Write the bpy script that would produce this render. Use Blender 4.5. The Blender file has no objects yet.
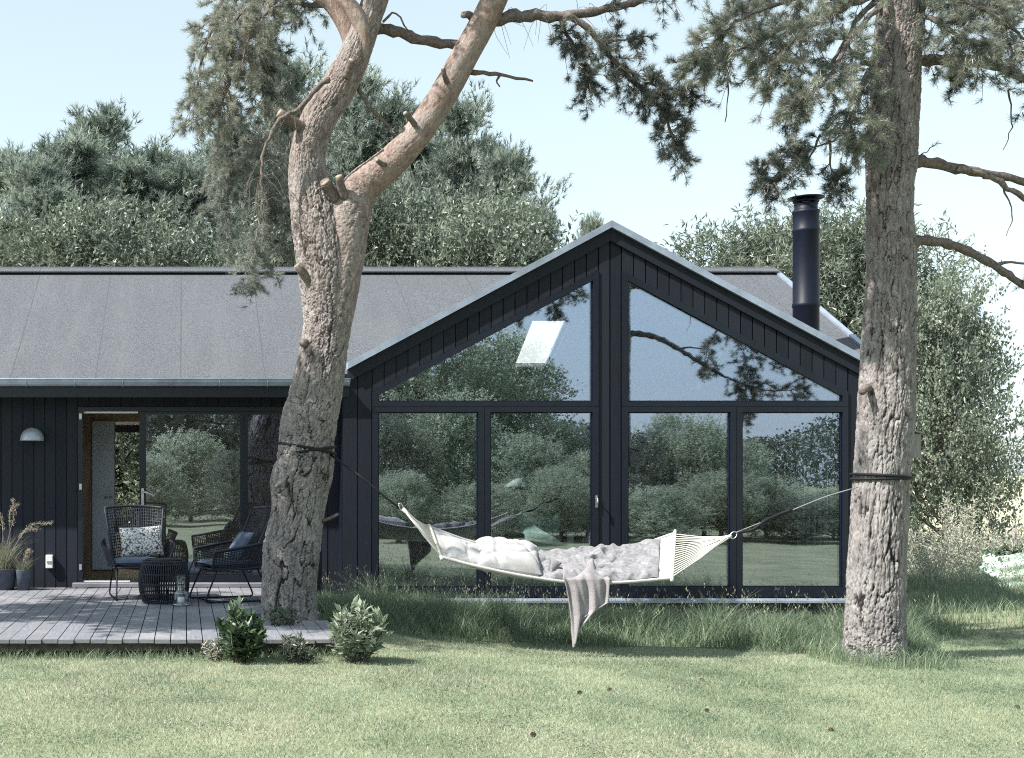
import bpy, math, random
import numpy as np
from mathutils import Vector, Matrix

random.seed(7)
rng = np.random.default_rng(7)
S = bpy.context.scene
COL = S.collection
PI = math.pi
F = 1285.0; CX = 185.0; HY = 480.0; EYE = 1.6

def at(px, py, Y):
    return ((px - CX) / F * Y, Y, EYE - (py - HY) / F * Y)

def ground(x, y):
    x = np.asarray(x, float); y = np.asarray(y, float)
    t = np.clip((x - 1.2) / 3.6, 0, 1); t = t * t * (3 - 2 * t)
    far = np.clip((y - 24) / 200, 0, 1)
    b = np.clip((8.5 - y) / 6, 0, 1)
    return 0.20 * (1 - t) * (1 - b * b * (3 - 2 * b)) * (1 - np.clip((y - 22) / 10, 0, 1)) + 2.2 * far \
        + 0.012 * np.sin(x * 1.7 + .4) * np.sin(y * 1.3) + .02 * np.sin(x * .6 + y * .45)

# ------------------------------------------------------------------ materials
def mat(name):
    m = bpy.data.materials.new(name); m.use_nodes = True
    nt = m.node_tree
    for n in list(nt.nodes): nt.nodes.remove(n)
    out = nt.nodes.new('ShaderNodeOutputMaterial')
    return m, nt, out

def N(nt, t, **kw):
    n = nt.nodes.new(t)
    for k, v in kw.items():
        if k in n.inputs.keys() if hasattr(n.inputs, 'keys') else False: n.inputs[k].default_value = v
        else: setattr(n, k, v)
    return n

def L(nt, a, b): nt.links.new(a, b)

def coord(nt, scale=(1, 1, 1), kind='Object'):
    tc = N(nt, 'ShaderNodeTexCoord'); mp = N(nt, 'ShaderNodeMapping')
    mp.inputs['Scale'].default_value = scale
    L(nt, tc.outputs[kind], mp.inputs['Vector'])
    return mp.outputs['Vector']

def noise(nt, vec, scale, detail=4, rough=.6):
    n = N(nt, 'ShaderNodeTexNoise'); n.inputs['Scale'].default_value = scale
    n.inputs['Detail'].default_value = detail; n.inputs['Roughness'].default_value = rough
    L(nt, vec, n.inputs['Vector']); return n.outputs['Fac']

def ramp(nt, fac, stops):
    r = N(nt, 'ShaderNodeValToRGB'); e = r.color_ramp.elements
    while len(e) < len(stops): e.new(.5)
    for i, (p, c) in enumerate(stops):
        e[i].position = p; e[i].color = (*c, 1) if len(c) == 3 else c
    L(nt, fac, r.inputs['Fac']); return r.outputs['Color']

def mixc(nt, fac, a, b, mode='MIX'):
    m = N(nt, 'ShaderNodeMix'); m.data_type = 'RGBA'; m.blend_type = mode
    for s, v in ((m.inputs[0], fac), (m.inputs[6], a), (m.inputs[7], b)):
        if isinstance(v, (int, float)): s.default_value = v
        elif isinstance(v, tuple): s.default_value = (*v, 1)
        else: L(nt, v, s)
    return m.outputs[2]

def math_(nt, op, a, b=0.0):
    m = N(nt, 'ShaderNodeMath'); m.operation = op
    for s, v in zip(m.inputs, (a, b)):
        if isinstance(v, (int, float)): s.default_value = v
        else: L(nt, v, s)
    return m.outputs[0]

def bump(nt, h, strength=.3, dist=.01):
    b = N(nt, 'ShaderNodeBump'); b.inputs['Strength'].default_value = strength
    b.inputs['Distance'].default_value = dist; L(nt, h, b.inputs['Height']); return b.outputs['Normal']

def attr(nt, name='tint'):
    a = N(nt, 'ShaderNodeAttribute'); a.attribute_name = name; return a.outputs['Fac']

def principled(nt, out, color, rough=.6, spec=.4, metal=0.0, normal=None, **kw):
    p = N(nt, 'ShaderNodeBsdfPrincipled')
    for s, v in (('Base Color', color), ('Roughness', rough), ('Specular IOR Level', spec), ('Metallic', metal)):
        if isinstance(v, tuple): p.inputs[s].default_value = (*v, 1)
        elif isinstance(v, (int, float)): p.inputs[s].default_value = v
        else: L(nt, v, p.inputs[s])
    for k, v in kw.items(): p.inputs[k].default_value = v
    if normal is not None: L(nt, normal, p.inputs['Normal'])
    L(nt, p.outputs[0], out.inputs[0]); return p

M = {}
def simple(name, c, rough=.6, spec=.4, metal=0.0, nscale=30, var=.25, bmp=.15, dist=.003, stretch=(1, 1, 1)):
    m, nt, out = mat(name)
    v = coord(nt, stretch); n = noise(nt, v, nscale)
    lo = tuple(x * (1 - var) for x in c); hi = tuple(min(1, x * (1 + var)) for x in c)
    col = ramp(nt, n, [(.3, lo), (.7, hi)])
    principled(nt, out, col, rough, spec, metal, bump(nt, n, bmp, dist))
    M[name] = m; return m

def wood_dark():
    m, nt, out = mat('black_boards')
    v = coord(nt, (22, 22, 1.3)); n = noise(nt, v, 4, 6, .65)
    v2 = coord(nt); n2 = noise(nt, v2, 1.7, 3)
    t = attr(nt)
    c = ramp(nt, n, [(.25, (.0035, .0056, .0115)), (.75, (.0125, .0180, .033))])
    c = mixc(nt, math_(nt, 'MULTIPLY', t, .6), c, (.022, .028, .043))
    c = mixc(nt, math_(nt, 'MULTIPLY', n2, .35), c, (.011, .010, .012))
    principled(nt, out, c, .62, .28, 0, bump(nt, n, .5, .005)); M['black_boards'] = m
wood_dark()
simple('dark_frame', (.005, .0080, .0175), .35, .5, nscale=8, var=.2, bmp=.03)
simple('plywood', (.31, .22, .155), .5, .3, nscale=3, var=.35, bmp=.05, stretch=(6, 6, .6))
simple('white_boards', (.74, .74, .74), .6, .3, nscale=4, var=.1)
simple('floor_boards', (.48, .42, .36), .45, .4, nscale=4, var=.25, stretch=(8, .6, 1))
simple('grey_door', (.50, .55, .62), .5, .3, nscale=4, var=.06, bmp=.02)
simple('zinc', (.40, .455, .56), .42, .5, .55, nscale=5, var=.2, bmp=.04)
simple('white_plastic', (.78, .79, .80), .35, .5, nscale=10, var=.05, bmp=.0)
simple('aluminium', (.60, .62, .64), .3, .6, .9, nscale=20, var=.1, bmp=.03)
simple('black_steel', (.004, .0065, .018), .5, .25, .0, nscale=12, var=.25, bmp=.04)
simple('black_rope', (.010, .011, .015), .7, .3, nscale=300, var=.4, bmp=.3, dist=.001)
simple('grey_rope', (.20, .20, .20), .8, .2, nscale=200, var=.4, bmp=.3, dist=.002)
simple('wicker', (.016, .019, .030), .55, .4, nscale=200, var=.4, bmp=.3, dist=.002)
simple('pot_clay', (.075, .088, .118), .7, .3, nscale=14, var=.25, bmp=.15)
simple('cotton_cord', (.66, .63, .58), .85, .2, nscale=200, var=.15, bmp=.3, dist=.002)
simple('bar_wood', (.58, .52, .44), .6, .3, nscale=30, var=.15)
simple('dark_cushion', (.075, .095, .135), .85, .2, nscale=120, var=.2, bmp=.3)
simple('teal_cushion', (.32, .46, .44), .85, .2, nscale=120, var=.12, bmp=.2)
simple('dark_fabric', (.035, .045, .045), .8, .2, nscale=100, var=.25, bmp=.2)
simple('curtain', (.55, .56, .55), .9, .1, nscale=60, var=.08)
simple('soil', (.075, .058, .045), .95, .1, nscale=40, var=.5, bmp=.6, dist=.02)
simple('cut_wood', (.30, .25, .20), .8, .2, nscale=40, var=.25)
simple('cone_brown', (.06, .042, .032), .8, .2, nscale=80, var=.4, bmp=.5)
simple('old_board', (.27, .26, .25), .85, .2, nscale=5, var=.3, bmp=.3, stretch=(20, 20, 1))
simple('green_bag', (.40, .53, .46), .45, .4, nscale=9, var=.15, bmp=.3, dist=.03)
simple('lamp_glass', (.60, .74, .76), .25, .5, nscale=5, var=.05, bmp=0)
simple('picture_paper', (.20, .26, .24), .8, .2, nscale=2.2, var=.5, bmp=0)

def fabric(name, c, weave=180, var=.12, pat=.0):
    m, nt, out = mat(name)
    v = coord(nt); n = noise(nt, v, weave, 2); n2 = noise(nt, v, 7, 5)
    lo = tuple(x * (1 - var) for x in c); hi = tuple(min(1, x * (1 + var)) for x in c)
    col = ramp(nt, n2, [(.3, lo), (.7, hi)])
    col = mixc(nt, .5, col, ramp(nt, n, [(.3, (.6, .6, .6)), (.7, (1.35, 1.35, 1.35))]), 'MULTIPLY')
    if pat:
        n3 = noise(nt, v, 34, 2, .5); col = mixc(nt, ramp(nt, n3, [(.50, (0, 0, 0)), (.58, (pat, pat, pat))]), col, tuple(x * .35 for x in c))
    h = math_(nt, 'ADD', math_(nt, 'MULTIPLY', n, .25), n2)
    principled(nt, out, col, .9, .15, 0, bump(nt, h, .5, .012), **{'Sheen Weight': .2})
    M[name] = m
fabric('hammock_cloth', (.43, .425, .42))
fabric('pillow_white', (.36, .355, .36))
fabric('quilt_grey', (.225, .222, .238), var=.3, pat=.4)
fabric('throw_pink', (.25, .233, .245), weave=110, var=.2)
fabric('seat_blue', (.085, .115, .19))

def knit():
    m, nt, out = mat('knit')
    v = coord(nt, (48, 48, 48)); w = N(nt, 'ShaderNodeTexVoronoi'); w.inputs['Scale'].default_value = 1.0
    L(nt, v, w.inputs['Vector'])
    c = ramp(nt, w.outputs['Distance'], [(.45, (.74, .73, .72)), (.75, (.12, .12, .15))])
    principled(nt, out, c, .9, .1, 0, bump(nt, math_(nt, 'SUBTRACT', 1.0, w.outputs['Distance']), .8, .02)); M['knit'] = m
knit()

simple('lamp_metal', (.40, .44, .50), .45, .5, .35, nscale=6, var=.08, bmp=0)
simple('opal', (.85, .86, .88), .5, .3, nscale=3, var=.03, bmp=0)
def glass(name='window_glass', f0=.30, tint=(.93, .95, .94), gcol=(.72, .81, 1.0)):
    m, nt, out = mat(name)
    v = coord(nt); n = noise(nt, v, .9, 1)
    nb = bump(nt, n, .04, .05)
    g = N(nt, 'ShaderNodeBsdfGlossy'); g.inputs['Roughness'].default_value = 0.0
    g.inputs['Color'].default_value = (*gcol, 1); L(nt, nb, g.inputs['Normal'])
    t = N(nt, 'ShaderNodeBsdfTransparent'); t.inputs['Color'].default_value = (*tint, 1)
    lw = N(nt, 'ShaderNodeLayerWeight'); lw.inputs['Blend'].default_value = .12
    f = math_(nt, 'ADD', f0, math_(nt, 'MULTIPLY', lw.outputs['Fresnel'], .8))
    f = math_(nt, 'MINIMUM', f, 1.0)
    mx = N(nt, 'ShaderNodeMixShader'); L(nt, f, mx.inputs[0]); L(nt, t.outputs[0], mx.inputs[1]); L(nt, g.outputs[0], mx.inputs[2])
    L(nt, mx.outputs[0], out.inputs[0]); M[name] = m
glass(); glass('jar_glass', .04, (.95, .96, .96), (.9, .95, 1))

def opal_pane():
    m, nt, out = mat('opal_pane')
    t = N(nt, 'ShaderNodeBsdfTranslucent'); t.inputs['Color'].default_value = (.9, .9, .9, 1)
    g = N(nt, 'ShaderNodeBsdfDiffuse'); g.inputs['Color'].default_value = (.8, .8, .8, 1)
    mx = N(nt, 'ShaderNodeMixShader'); mx.inputs[0].default_value = .75
    L(nt, g.outputs[0], mx.inputs[1]); L(nt, t.outputs[0], mx.inputs[2]); L(nt, mx.outputs[0], out.inputs[0]); M['opal_pane'] = m
opal_pane()

def roof_mat():
    m, nt, out = mat('roof_felt')
    tc = N(nt, 'ShaderNodeTexCoord'); v = tc.outputs['Object']
    n = noise(nt, v, 70, 2, .8); n2 = noise(nt, v, .9, 4)
    vv = coord(nt, (1.0, .12, .12)); n3 = noise(nt, vv, 3.2, 4)
    sx = N(nt, 'ShaderNodeSeparateXYZ'); L(nt, v, sx.inputs[0])
    w = math_(nt, 'ADD', sx.outputs['X'], math_(nt, 'MULTIPLY', n2, .03))
    fr = math_(nt, 'FRACT', math_(nt, 'MULTIPLY', w, 1.0))
    seam = math_(nt, 'MULTIPLY', math_(nt, 'LESS_THAN', fr, .012), math_(nt, 'MULTIPLY', n3, .8))
    c = ramp(nt, n, [(.34, (.038, .043, .054)), (.66, (.165, .175, .196))])
    c = mixc(nt, ramp(nt, n2, [(.35, (0, 0, 0)), (.7, (.35, .35, .35))]), c, (.085, .089, .10))
    c = mixc(nt, ramp(nt, n3, [(.5, (0, 0, 0)), (.75, (.30, .30, .30))]), c, (.155, .162, .175))
    c = mixc(nt, seam, c, (.045, .045, .055))
    principled(nt, out, c, .9, .2, 0, bump(nt, math_(nt, 'ADD', n, math_(nt, 'MULTIPLY', fr, .4)), .6, .006)); M['roof_felt'] = m
roof_mat()

def deck_mat():
    m, nt, out = mat('deck_wood')
    v = coord(nt, (30, 1.5, 30)); n = noise(nt, v, 3, 6, .7); v2 = coord(nt); n2 = noise(nt, v2, 1.6, 5)
    t = attr(nt)
    c = ramp(nt, n, [(.25, (.10, .107, .13)), (.75, (.27, .272, .30))])
    c = mixc(nt, math_(nt, 'MULTIPLY', t, .5), c, (.16, .16, .18))
    c = mixc(nt, ramp(nt, n2, [(.5, (0, 0, 0)), (.72, (.5, .5, .5))]), c, (.36, .35, .36))
    principled(nt, out, c, .75, .25, 0, bump(nt, n, .4, .004)); M['deck_wood'] = m
deck_mat()

def bark_mat():
    m, nt, out = mat('pine_bark')
    v = coord(nt, (1, 1, .38)); n = noise(nt, v, 34, 6, .7); n2 = noise(nt, coord(nt), 3.0, 4)
    h = attr(nt, 'height'); up = attr(nt, 'upper')
    c = ramp(nt, n, [(.30, (.125, .117, .12)), (.52, (.25, .238, .24)), (.74, (.38, .368, .366))])
    c2 = ramp(nt, n, [(.28, (.16, .092, .068)), (.55, (.315, .205, .158)), (.78, (.44, .34, .29))])
    c = mixc(nt, up, c, c2)
    pl = attr(nt, 'plate'); c = mixc(nt, .55, c, ramp(nt, pl, [(.15, (.60, .58, .60)), (.5, (.95, .95, .95)), (.85, (1.3, 1.28, 1.25))]), 'MULTIPLY')
    c = mixc(nt, ramp(nt, n2, [(.45, (0, 0, 0)), (.75, (.45, .45, .45))]), c, (.36, .355, .345))
    c = mixc(nt, ramp(nt, h, [(.12, (1, 1, 1)), (.50, (0, 0, 0))]), c, (.026, .022, .023))
    principled(nt, out, c, .92, .15, 0, bump(nt, n, .8, .02)); M['pine_bark'] = m
bark_mat()
simple('branch_bark', (.15, .125, .115), .9, .15, nscale=40, var=.45, bmp=.6, dist=.01)
simple('dead_twig', (.26, .235, .22), .9, .15, nscale=40, var=.35, bmp=.3)
simple('leaf_trunk', (.14, .125, .11), .9, .15, nscale=20, var=.4, bmp=.6, dist=.02)

def leafmat(name, dark, light, trans=.3, rough=.45, spec=.4, extra=None, tcol=None):
    m, nt, out = mat(name)
    t = attr(nt)
    stops = [(0, dark), (.90 if extra else 1, light)] + ([(1, extra)] if extra else [])
    c = ramp(nt, t, stops)
    p = N(nt, 'ShaderNodeBsdfPrincipled'); L(nt, c, p.inputs['Base Color'])
    p.inputs['Roughness'].default_value = rough; p.inputs['Specular IOR Level'].default_value = spec
    tr = N(nt, 'ShaderNodeBsdfTranslucent'); L(nt, c, tr.inputs['Color'])
    mx = N(nt, 'ShaderNodeMixShader'); mx.inputs[0].default_value = trans
    L(nt, p.outputs[0], mx.inputs[1]); L(nt, tr.outputs[0], mx.inputs[2]); L(nt, mx.outputs[0], out.inputs[0])
    M[name] = m
leafmat('needles_near', (.080, .092, .085), (.365, .385, .315), .32, .36, .6, (.32, .30, .24))
leafmat('needles_brown', (.12, .138, .125), (.31, .345, .30), .25, .5, .4, (.30, .29, .24))
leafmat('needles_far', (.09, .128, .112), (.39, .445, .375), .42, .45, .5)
leafmat('leaves_light', (.085, .115, .090), (.265, .305, .235), .35, .4, .5)
leafmat('leaves_mid', (.058, .082, .064), (.165, .195, .14), .35, .4, .5)
leafmat('leaves_bright', (.20, .26, .18), (.54, .59, .45), .68, .4, .5)
leafmat('leaves_shrub', (.028, .055, .030), (.085, .135, .070), .3, .4, .5)
leafmat('leaves_pale', (.15, .20, .14), (.31, .36, .27), .3, .5, .4)
leafmat('lawn_blades', (.14, .20, .128), (.37, .435, .305), .3, .5, .4, (.47, .42, .36))
leafmat('tall_blades', (.095, .150, .095), (.30, .365, .235), .3, .42, .5, (.40, .37, .29))
leafmat('weed_blades', (.27, .30, .23), (.52, .53, .44), .35, .5, .3, (.56, .51, .46))
leafmat('pot_grass', (.14, .16, .10), (.34, .33, .24), .3, .5, .3, (.45, .38, .31))

def lawn_mat():
    m, nt, out = mat('lawn_soil')
    v = coord(nt); n = noise(nt, v, 1.1, 6, .65); n2 = noise(nt, v, 26, 3, .7)
    c = ramp(nt, n, [(.3, (.17, .20, .12)), (.6, (.31, .32, .21)), (.75, (.36, .325, .245))])
    c = mixc(nt, n2, c, mixc(nt, .5, c, (.09, .10, .06)))
    sx = N(nt, 'ShaderNodeSeparateXYZ'); L(nt, v, sx.inputs[0])
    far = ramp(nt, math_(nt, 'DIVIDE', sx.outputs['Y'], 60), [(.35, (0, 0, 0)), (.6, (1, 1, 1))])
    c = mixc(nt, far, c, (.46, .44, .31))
    principled(nt, out, c, .95, .1, 0, bump(nt, n2, .6, .03)); M['lawn_soil'] = m
lawn_mat()

# ------------------------------------------------------------------ object helpers
ORIG = {}
def org(o):
    v = Vector((0, 0, 0))
    while o is not None:
        v = v + o.location; o = o.parent
    return v

def tag(o, label=None, cat=None, group=None, kind=None):
    if label: o['label'] = label
    if cat: o['category'] = cat
    if group: o['group'] = group
    if kind: o['kind'] = kind
    return o

def thing(name, loc, label, cat, group=None):
    o = bpy.data.objects.new(name, None); COL.objects.link(o)
    o.location = loc; o.empty_display_size = .2
    return tag(o, label, cat, group)

def link(name, me, m, parent):
    o = bpy.data.objects.new(name, me); COL.objects.link(o)
    if m: me.materials.append(M[m])
    if parent is not None: o.parent = parent
    return o

class MB:
    """collects shapes in world coordinates; build() links them as ONE mesh"""
    def __init__(s): s.V = []; s.Fc = []; s.A = []; s.n = 0; s.sm = []
    def add(s, verts, faces, tint=0.5, smooth=False):
        b = s.n
        s.V.extend([tuple(v) for v in verts]); s.n += len(verts)
        for f in faces:
            s.Fc.append(tuple(i + b for i in f)); s.sm.append(smooth)
        s.A.extend([tint] * len(verts) if np.isscalar(tint) else list(tint))
        return s
    def box(s, x0, x1, y0, y1, z0, z1, tint=.5):
        v = [(x0, y0, z0), (x1, y0, z0), (x1, y1, z0), (x0, y1, z0), (x0, y0, z1), (x1, y0, z1), (x1, y1, z1), (x0, y1, z1)]
        return s.hexa(v, tint)
    def hexa(s, v, tint=.5):
        return s.add(v, [(3, 2, 1, 0), (4, 5, 6, 7), (0, 1, 5, 4), (1, 2, 6, 5), (2, 3, 7, 6), (3, 0, 4, 7)], tint)
    def prism(s, pts, vec, tint=.5):
        n = len(pts); p2 = [tuple(np.add(p, vec)) for p in pts]
        return s.add(list(pts) + p2, [tuple(range(n)), tuple(range(2 * n - 1, n - 1, -1))] +
                     [((i + 1) % n, i, i + n, (i + 1) % n + n) for i in range(n)], tint)
    def ring(s, outer, inner, vec):
        n = len(outer); o2 = [tuple(np.add(p, vec)) for p in outer]; i2 = [tuple(np.add(p, vec)) for p in inner]
        f = []
        for i in range(n):
            j = (i + 1) % n
            f += [(i, j, n + j, n + i), (2 * n + j, 2 * n + i, 3 * n + i, 3 * n + j), (j, i, 2 * n + i, 2 * n + j), (n + i, n + j, 3 * n + j, 3 * n + i)]
        return s.add(list(outer) + list(inner) + o2 + i2, f)
    def tube(s, pts, r, n=8, caps=True, tint=.5):
        V, Fq = sweep(np.array(pts, float), r, n)
        k = len(pts); f = [tuple(q) for q in Fq]
        if caps: f += [tuple(range(n - 1, -1, -1)), tuple(range((k - 1) * n, k * n))]
        return s.add(V, f, tint, True)
    def lathe(s, c, prof, n=24, tint=.5):
        V = []; f = []
        for r, z in prof:
            for i in range(n):
                a = 2 * PI * i / n; V.append((c[0] + r * math.cos(a), c[1] + r * math.sin(a), c[2] + z))
        for k in range(len(prof) - 1):
            for i in range(n):
                j = (i + 1) % n; f.append((k * n + i, k * n + j, (k + 1) * n + j, (k + 1) * n + i))
        return s.add(V, f, tint, True)
    def grid(s, P, tint=.5, smooth=True):
        P = np.asarray(P); a, b = P.shape[:2]
        f = [(i * b + j, i * b + j + 1, (i + 1) * b + j + 1, (i + 1) * b + j) for i in range(a - 1) for j in range(b - 1)]
        return s.add(P.reshape(-1, 3), f, tint, smooth)
    def build(s, name, m, parent=None, xf=None, bevel=0):
        me = bpy.data.meshes.new(name)
        V = np.array(s.V, float)
        if xf is not None: V = V @ np.array(xf.to_3x3()).T + np.array(xf.translation)
        o0 = np.array(org(parent)) if parent is not None else np.zeros(3)
        me.from_pydata((V - o0).tolist(), [], s.Fc)
        me.polygons.foreach_set('use_smooth', s.sm)
        a = me.attributes.new('tint', 'FLOAT', 'POINT'); a.data.foreach_set('value', np.array(s.A, np.float32))
        me.update()
        o = link(name, me, m, parent)
        if bevel:
            b = o.modifiers.new('bevel', 'BEVEL'); b.width = bevel; b.segments = 2; b.limit_method = 'ANGLE'
        return o

def catmull(P, n):
    P = np.array(P, float); k = len(P)
    Q = np.vstack([2 * P[0] - P[1], P, 2 * P[-1] - P[-2]])
    t = np.linspace(0, k - 1 - 1e-9, n); i = t.astype(int); f = (t - i)[:, None]
    p0, p1, p2, p3 = Q[i], Q[i + 1], Q[i + 2], Q[i + 3]
    return .5 * (2 * p1 + (p2 - p0) * f + (2 * p0 - 5 * p1 + 4 * p2 - p3) * f ** 2 + (3 * p1 - p0 - 3 * p2 + p3) * f ** 3)

def frames(P):
    T = np.gradient(P, axis=0); T /= np.linalg.norm(T, axis=1)[:, None] + 1e-12
    U = np.zeros_like(P)
    u = np.cross(T[0], (0, 1, 0.02)); u /= np.linalg.norm(u) + 1e-12
    for i in range(len(P)):
        u = u - T[i] * np.dot(u, T[i]); u /= np.linalg.norm(u) + 1e-12; U[i] = u
    return T, U, np.cross(T, U)

def sweep(P, r, n):
    T, U, W = frames(P)
    r = np.broadcast_to(np.asarray(r, float), (len(P),))
    a = np.arange(n) * 2 * PI / n
    V = P[:, None] + r[:, None, None] * (np.cos(a)[None, :, None] * U[:, None] + np.sin(a)[None, :, None] * W[:, None])
    k = len(P); i = np.arange(k - 1)[:, None] * n; j = np.arange(n)[None]; j2 = (j + 1) % n
    Fq = np.stack([i + j, i + j2, i + n + j2, i + n + j], -1).reshape(-1, 4)
    return V.reshape(-1, 3), Fq

def np_mesh(name, V, Fa, m, parent=None, tint=None, smooth=False, extra=None):
    """big meshes straight from arrays; Fa (m,3) or (m,4)"""
    me = bpy.data.meshes.new(name)
    V = np.asarray(V, np.float32)
    if parent is not None: V = V - np.array(org(parent), np.float32)
    k = Fa.shape[1]; nf = len(Fa)
    me.vertices.add(len(V)); me.vertices.foreach_set('co', V.ravel())
    me.loops.add(nf * k); me.loops.foreach_set('vertex_index', Fa.astype(np.int32).ravel())
    me.polygons.add(nf); me.polygons.foreach_set('loop_start', np.arange(0, nf * k, k, dtype=np.int32))
    me.polygons.foreach_set('loop_total', np.full(nf, k, np.int32))
    me.polygons.foreach_set('use_smooth', np.full(nf, smooth))
    me.update(calc_edges=True)
    for nm, arr in ((('tint', tint),) if tint is not None else ()) + tuple((extra or {}).items()):
        a = me.attributes.new(nm, 'FLOAT', 'POINT'); a.data.foreach_set('value', np.asarray(arr, np.float32))
    return link(name, me, m, parent)

def unit(v):
    v = np.asarray(v, float); return v / (np.linalg.norm(v, axis=-1, keepdims=True) + 1e-12)
def rdir(n): return unit(rng.normal(size=(n, 3)))

# foliage primitives --------------------------------------------------
def needles(P, D, tint, nn=26, ln=.06, wd=.003, cone=(.35, 1.25)):
    """tufts of needles: P positions, D directions -> triangles"""
    m = len(P); D = unit(D)
    a = unit(np.cross(D, rdir(m))); b = np.cross(D, a)
    ph = rng.uniform(0, 2 * PI, (m, nn)); th = rng.uniform(*cone, (m, nn))
    d = np.cos(th)[..., None] * D[:, None] + np.sin(th)[..., None] * (np.cos(ph)[..., None] * a[:, None] + np.sin(ph)[..., None] * b[:, None])
    l = ln * rng.uniform(.65, 1.15, (m, nn, 1))
    base = P[:, None] + D[:, None] * rng.uniform(-.5, .35, (m, nn, 1)) * ln
    side = unit(np.cross(d, rng.normal(size=(m, nn, 3)))) * wd * .5
    V = np.stack([base - side, base + side, base + d * l], 2).reshape(-1, 3)
    Fa = np.arange(len(V)).reshape(-1, 3)
    t = np.clip(np.repeat(np.asarray(tint), nn) + rng.normal(0, .10, m * nn), 0, 1)
    return V, Fa, np.repeat(t, 3)

def leaves(P, D, tint, ln=.08, wd=.04, up=.5):
    """one folded rhombus leaf per point"""
    m = len(P); D = unit(D)
    nrm = unit(rdir(m) + np.array([0, 0, up])); side = unit(np.cross(D, nrm)); nn = np.cross(side, D)
    l = (ln * rng.uniform(.6, 1.2, m))[:, None]; w = (wd * rng.uniform(.7, 1.15, m))[:, None] * .5
    mid = P + D * l * .45 + nn * l * .06
    V = np.stack([P, mid + side * w, P + D * l - nn * l * .08, mid - side * w], 1).reshape(-1, 3)
    return V, np.arange(len(V)).reshape(-1, 4), np.repeat(np.clip(tint + rng.normal(0, .12, m), 0, 1), 4)

def blades(X, Y, Z, h, w, lean, tint, seg=2):
    m = len(X); az = rng.uniform(0, 2 * PI, m)
    d = np.stack([np.cos(az), np.sin(az), np.zeros(m)], 1)
    f = rng.uniform(0, 2 * PI, m); s = np.stack([np.cos(f), np.sin(f), np.zeros(m)], 1)
    B = np.stack([X, Y, Z], 1); lv = []
    for k in range(seg + 1):
        t = k / seg
        c = B + d * (lean * h * t * t)[:, None]; c[:, 2] += h * (t - .18 * lean * t * t)
        ww = (w * (1 - t * .92) * .5)[:, None]
        lv += [c - s * ww, c + s * ww]
    V = np.stack(lv, 1).reshape(-1, 3); k2 = 2 * (seg + 1); o = np.arange(m)[:, None] * k2
    Fa = np.concatenate([o + np.array([[2 * k, 2 * k + 1, 2 * k + 3, 2 * k + 2]]) for k in range(seg)])
    return V, Fa, np.repeat(tint, k2)

def merge(parts):
    V = []; Fa = []; T = []; n = 0
    for v, f, t in parts:
        V.append(v); Fa.append(f + n); T.append(t); n += len(v)
    return np.concatenate(V), np.concatenate(Fa), np.concatenate(T)

def smooth_noise(x, y, seed, sc):
    r = np.random.default_rng(seed); o = 0
    for k in range(5):
        a = r.uniform(0, 2 * PI); p = r.uniform(0, 6); f = sc * r.uniform(.6, 1.8)
        o = o + np.sin((x * math.cos(a) + y * math.sin(a)) * f + p)
    return o / 5 + .5

def worley(u, v, period, seed, cu=1.0, cv=1.0, wide=1):
    """F1, F2 and nearest cell id of a jittered grid, periodic in u"""
    iu = np.floor(u).astype(int); iv = np.floor(v).astype(int)
    f1 = np.full(u.shape, 99.0); f2 = np.full(u.shape, 99.0); cid = np.zeros(u.shape)
    def h(a, b, k):
        x = np.sin(a * 127.1 + b * 311.7 + k * 74.7 + seed * 13.3) * 43758.5453
        return x - np.floor(x)
    for di in range(-wide, wide + 1):
        for dj in (-1, 0, 1):
            a = iu + di; b = iv + dj; am = np.mod(a, period)
            d = np.hypot((a + .5 * (b % 2) + .05 + .9 * h(am, b, 1) - u) * cu, (b + .05 + .9 * h(am, b, 2) - v) * cv)
            nw = d < f1; f2 = np.minimum(f2, np.maximum(d, f1)); cid = np.where(nw, h(am, b, 3), cid); f1 = np.minimum(f1, d)
    return f1, f2, cid

def vnoise(u, v, per, seed):
    iu = np.floor(u).astype(int); iv = np.floor(v).astype(int); fu = u - iu; fv = v - iv
    fu = fu * fu * (3 - 2 * fu); fv = fv * fv * (3 - 2 * fv)
    def h(a, b):
        x = np.sin(np.mod(a, per) * 127.1 + b * 311.7 + seed * 17.17) * 43758.5453; return x - np.floor(x)
    return (h(iu, iv) * (1 - fu) + h(iu + 1, iv) * fu) * (1 - fv) + (h(iu, iv + 1) * (1 - fu) + h(iu + 1, iv + 1) * fu) * fv

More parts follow.
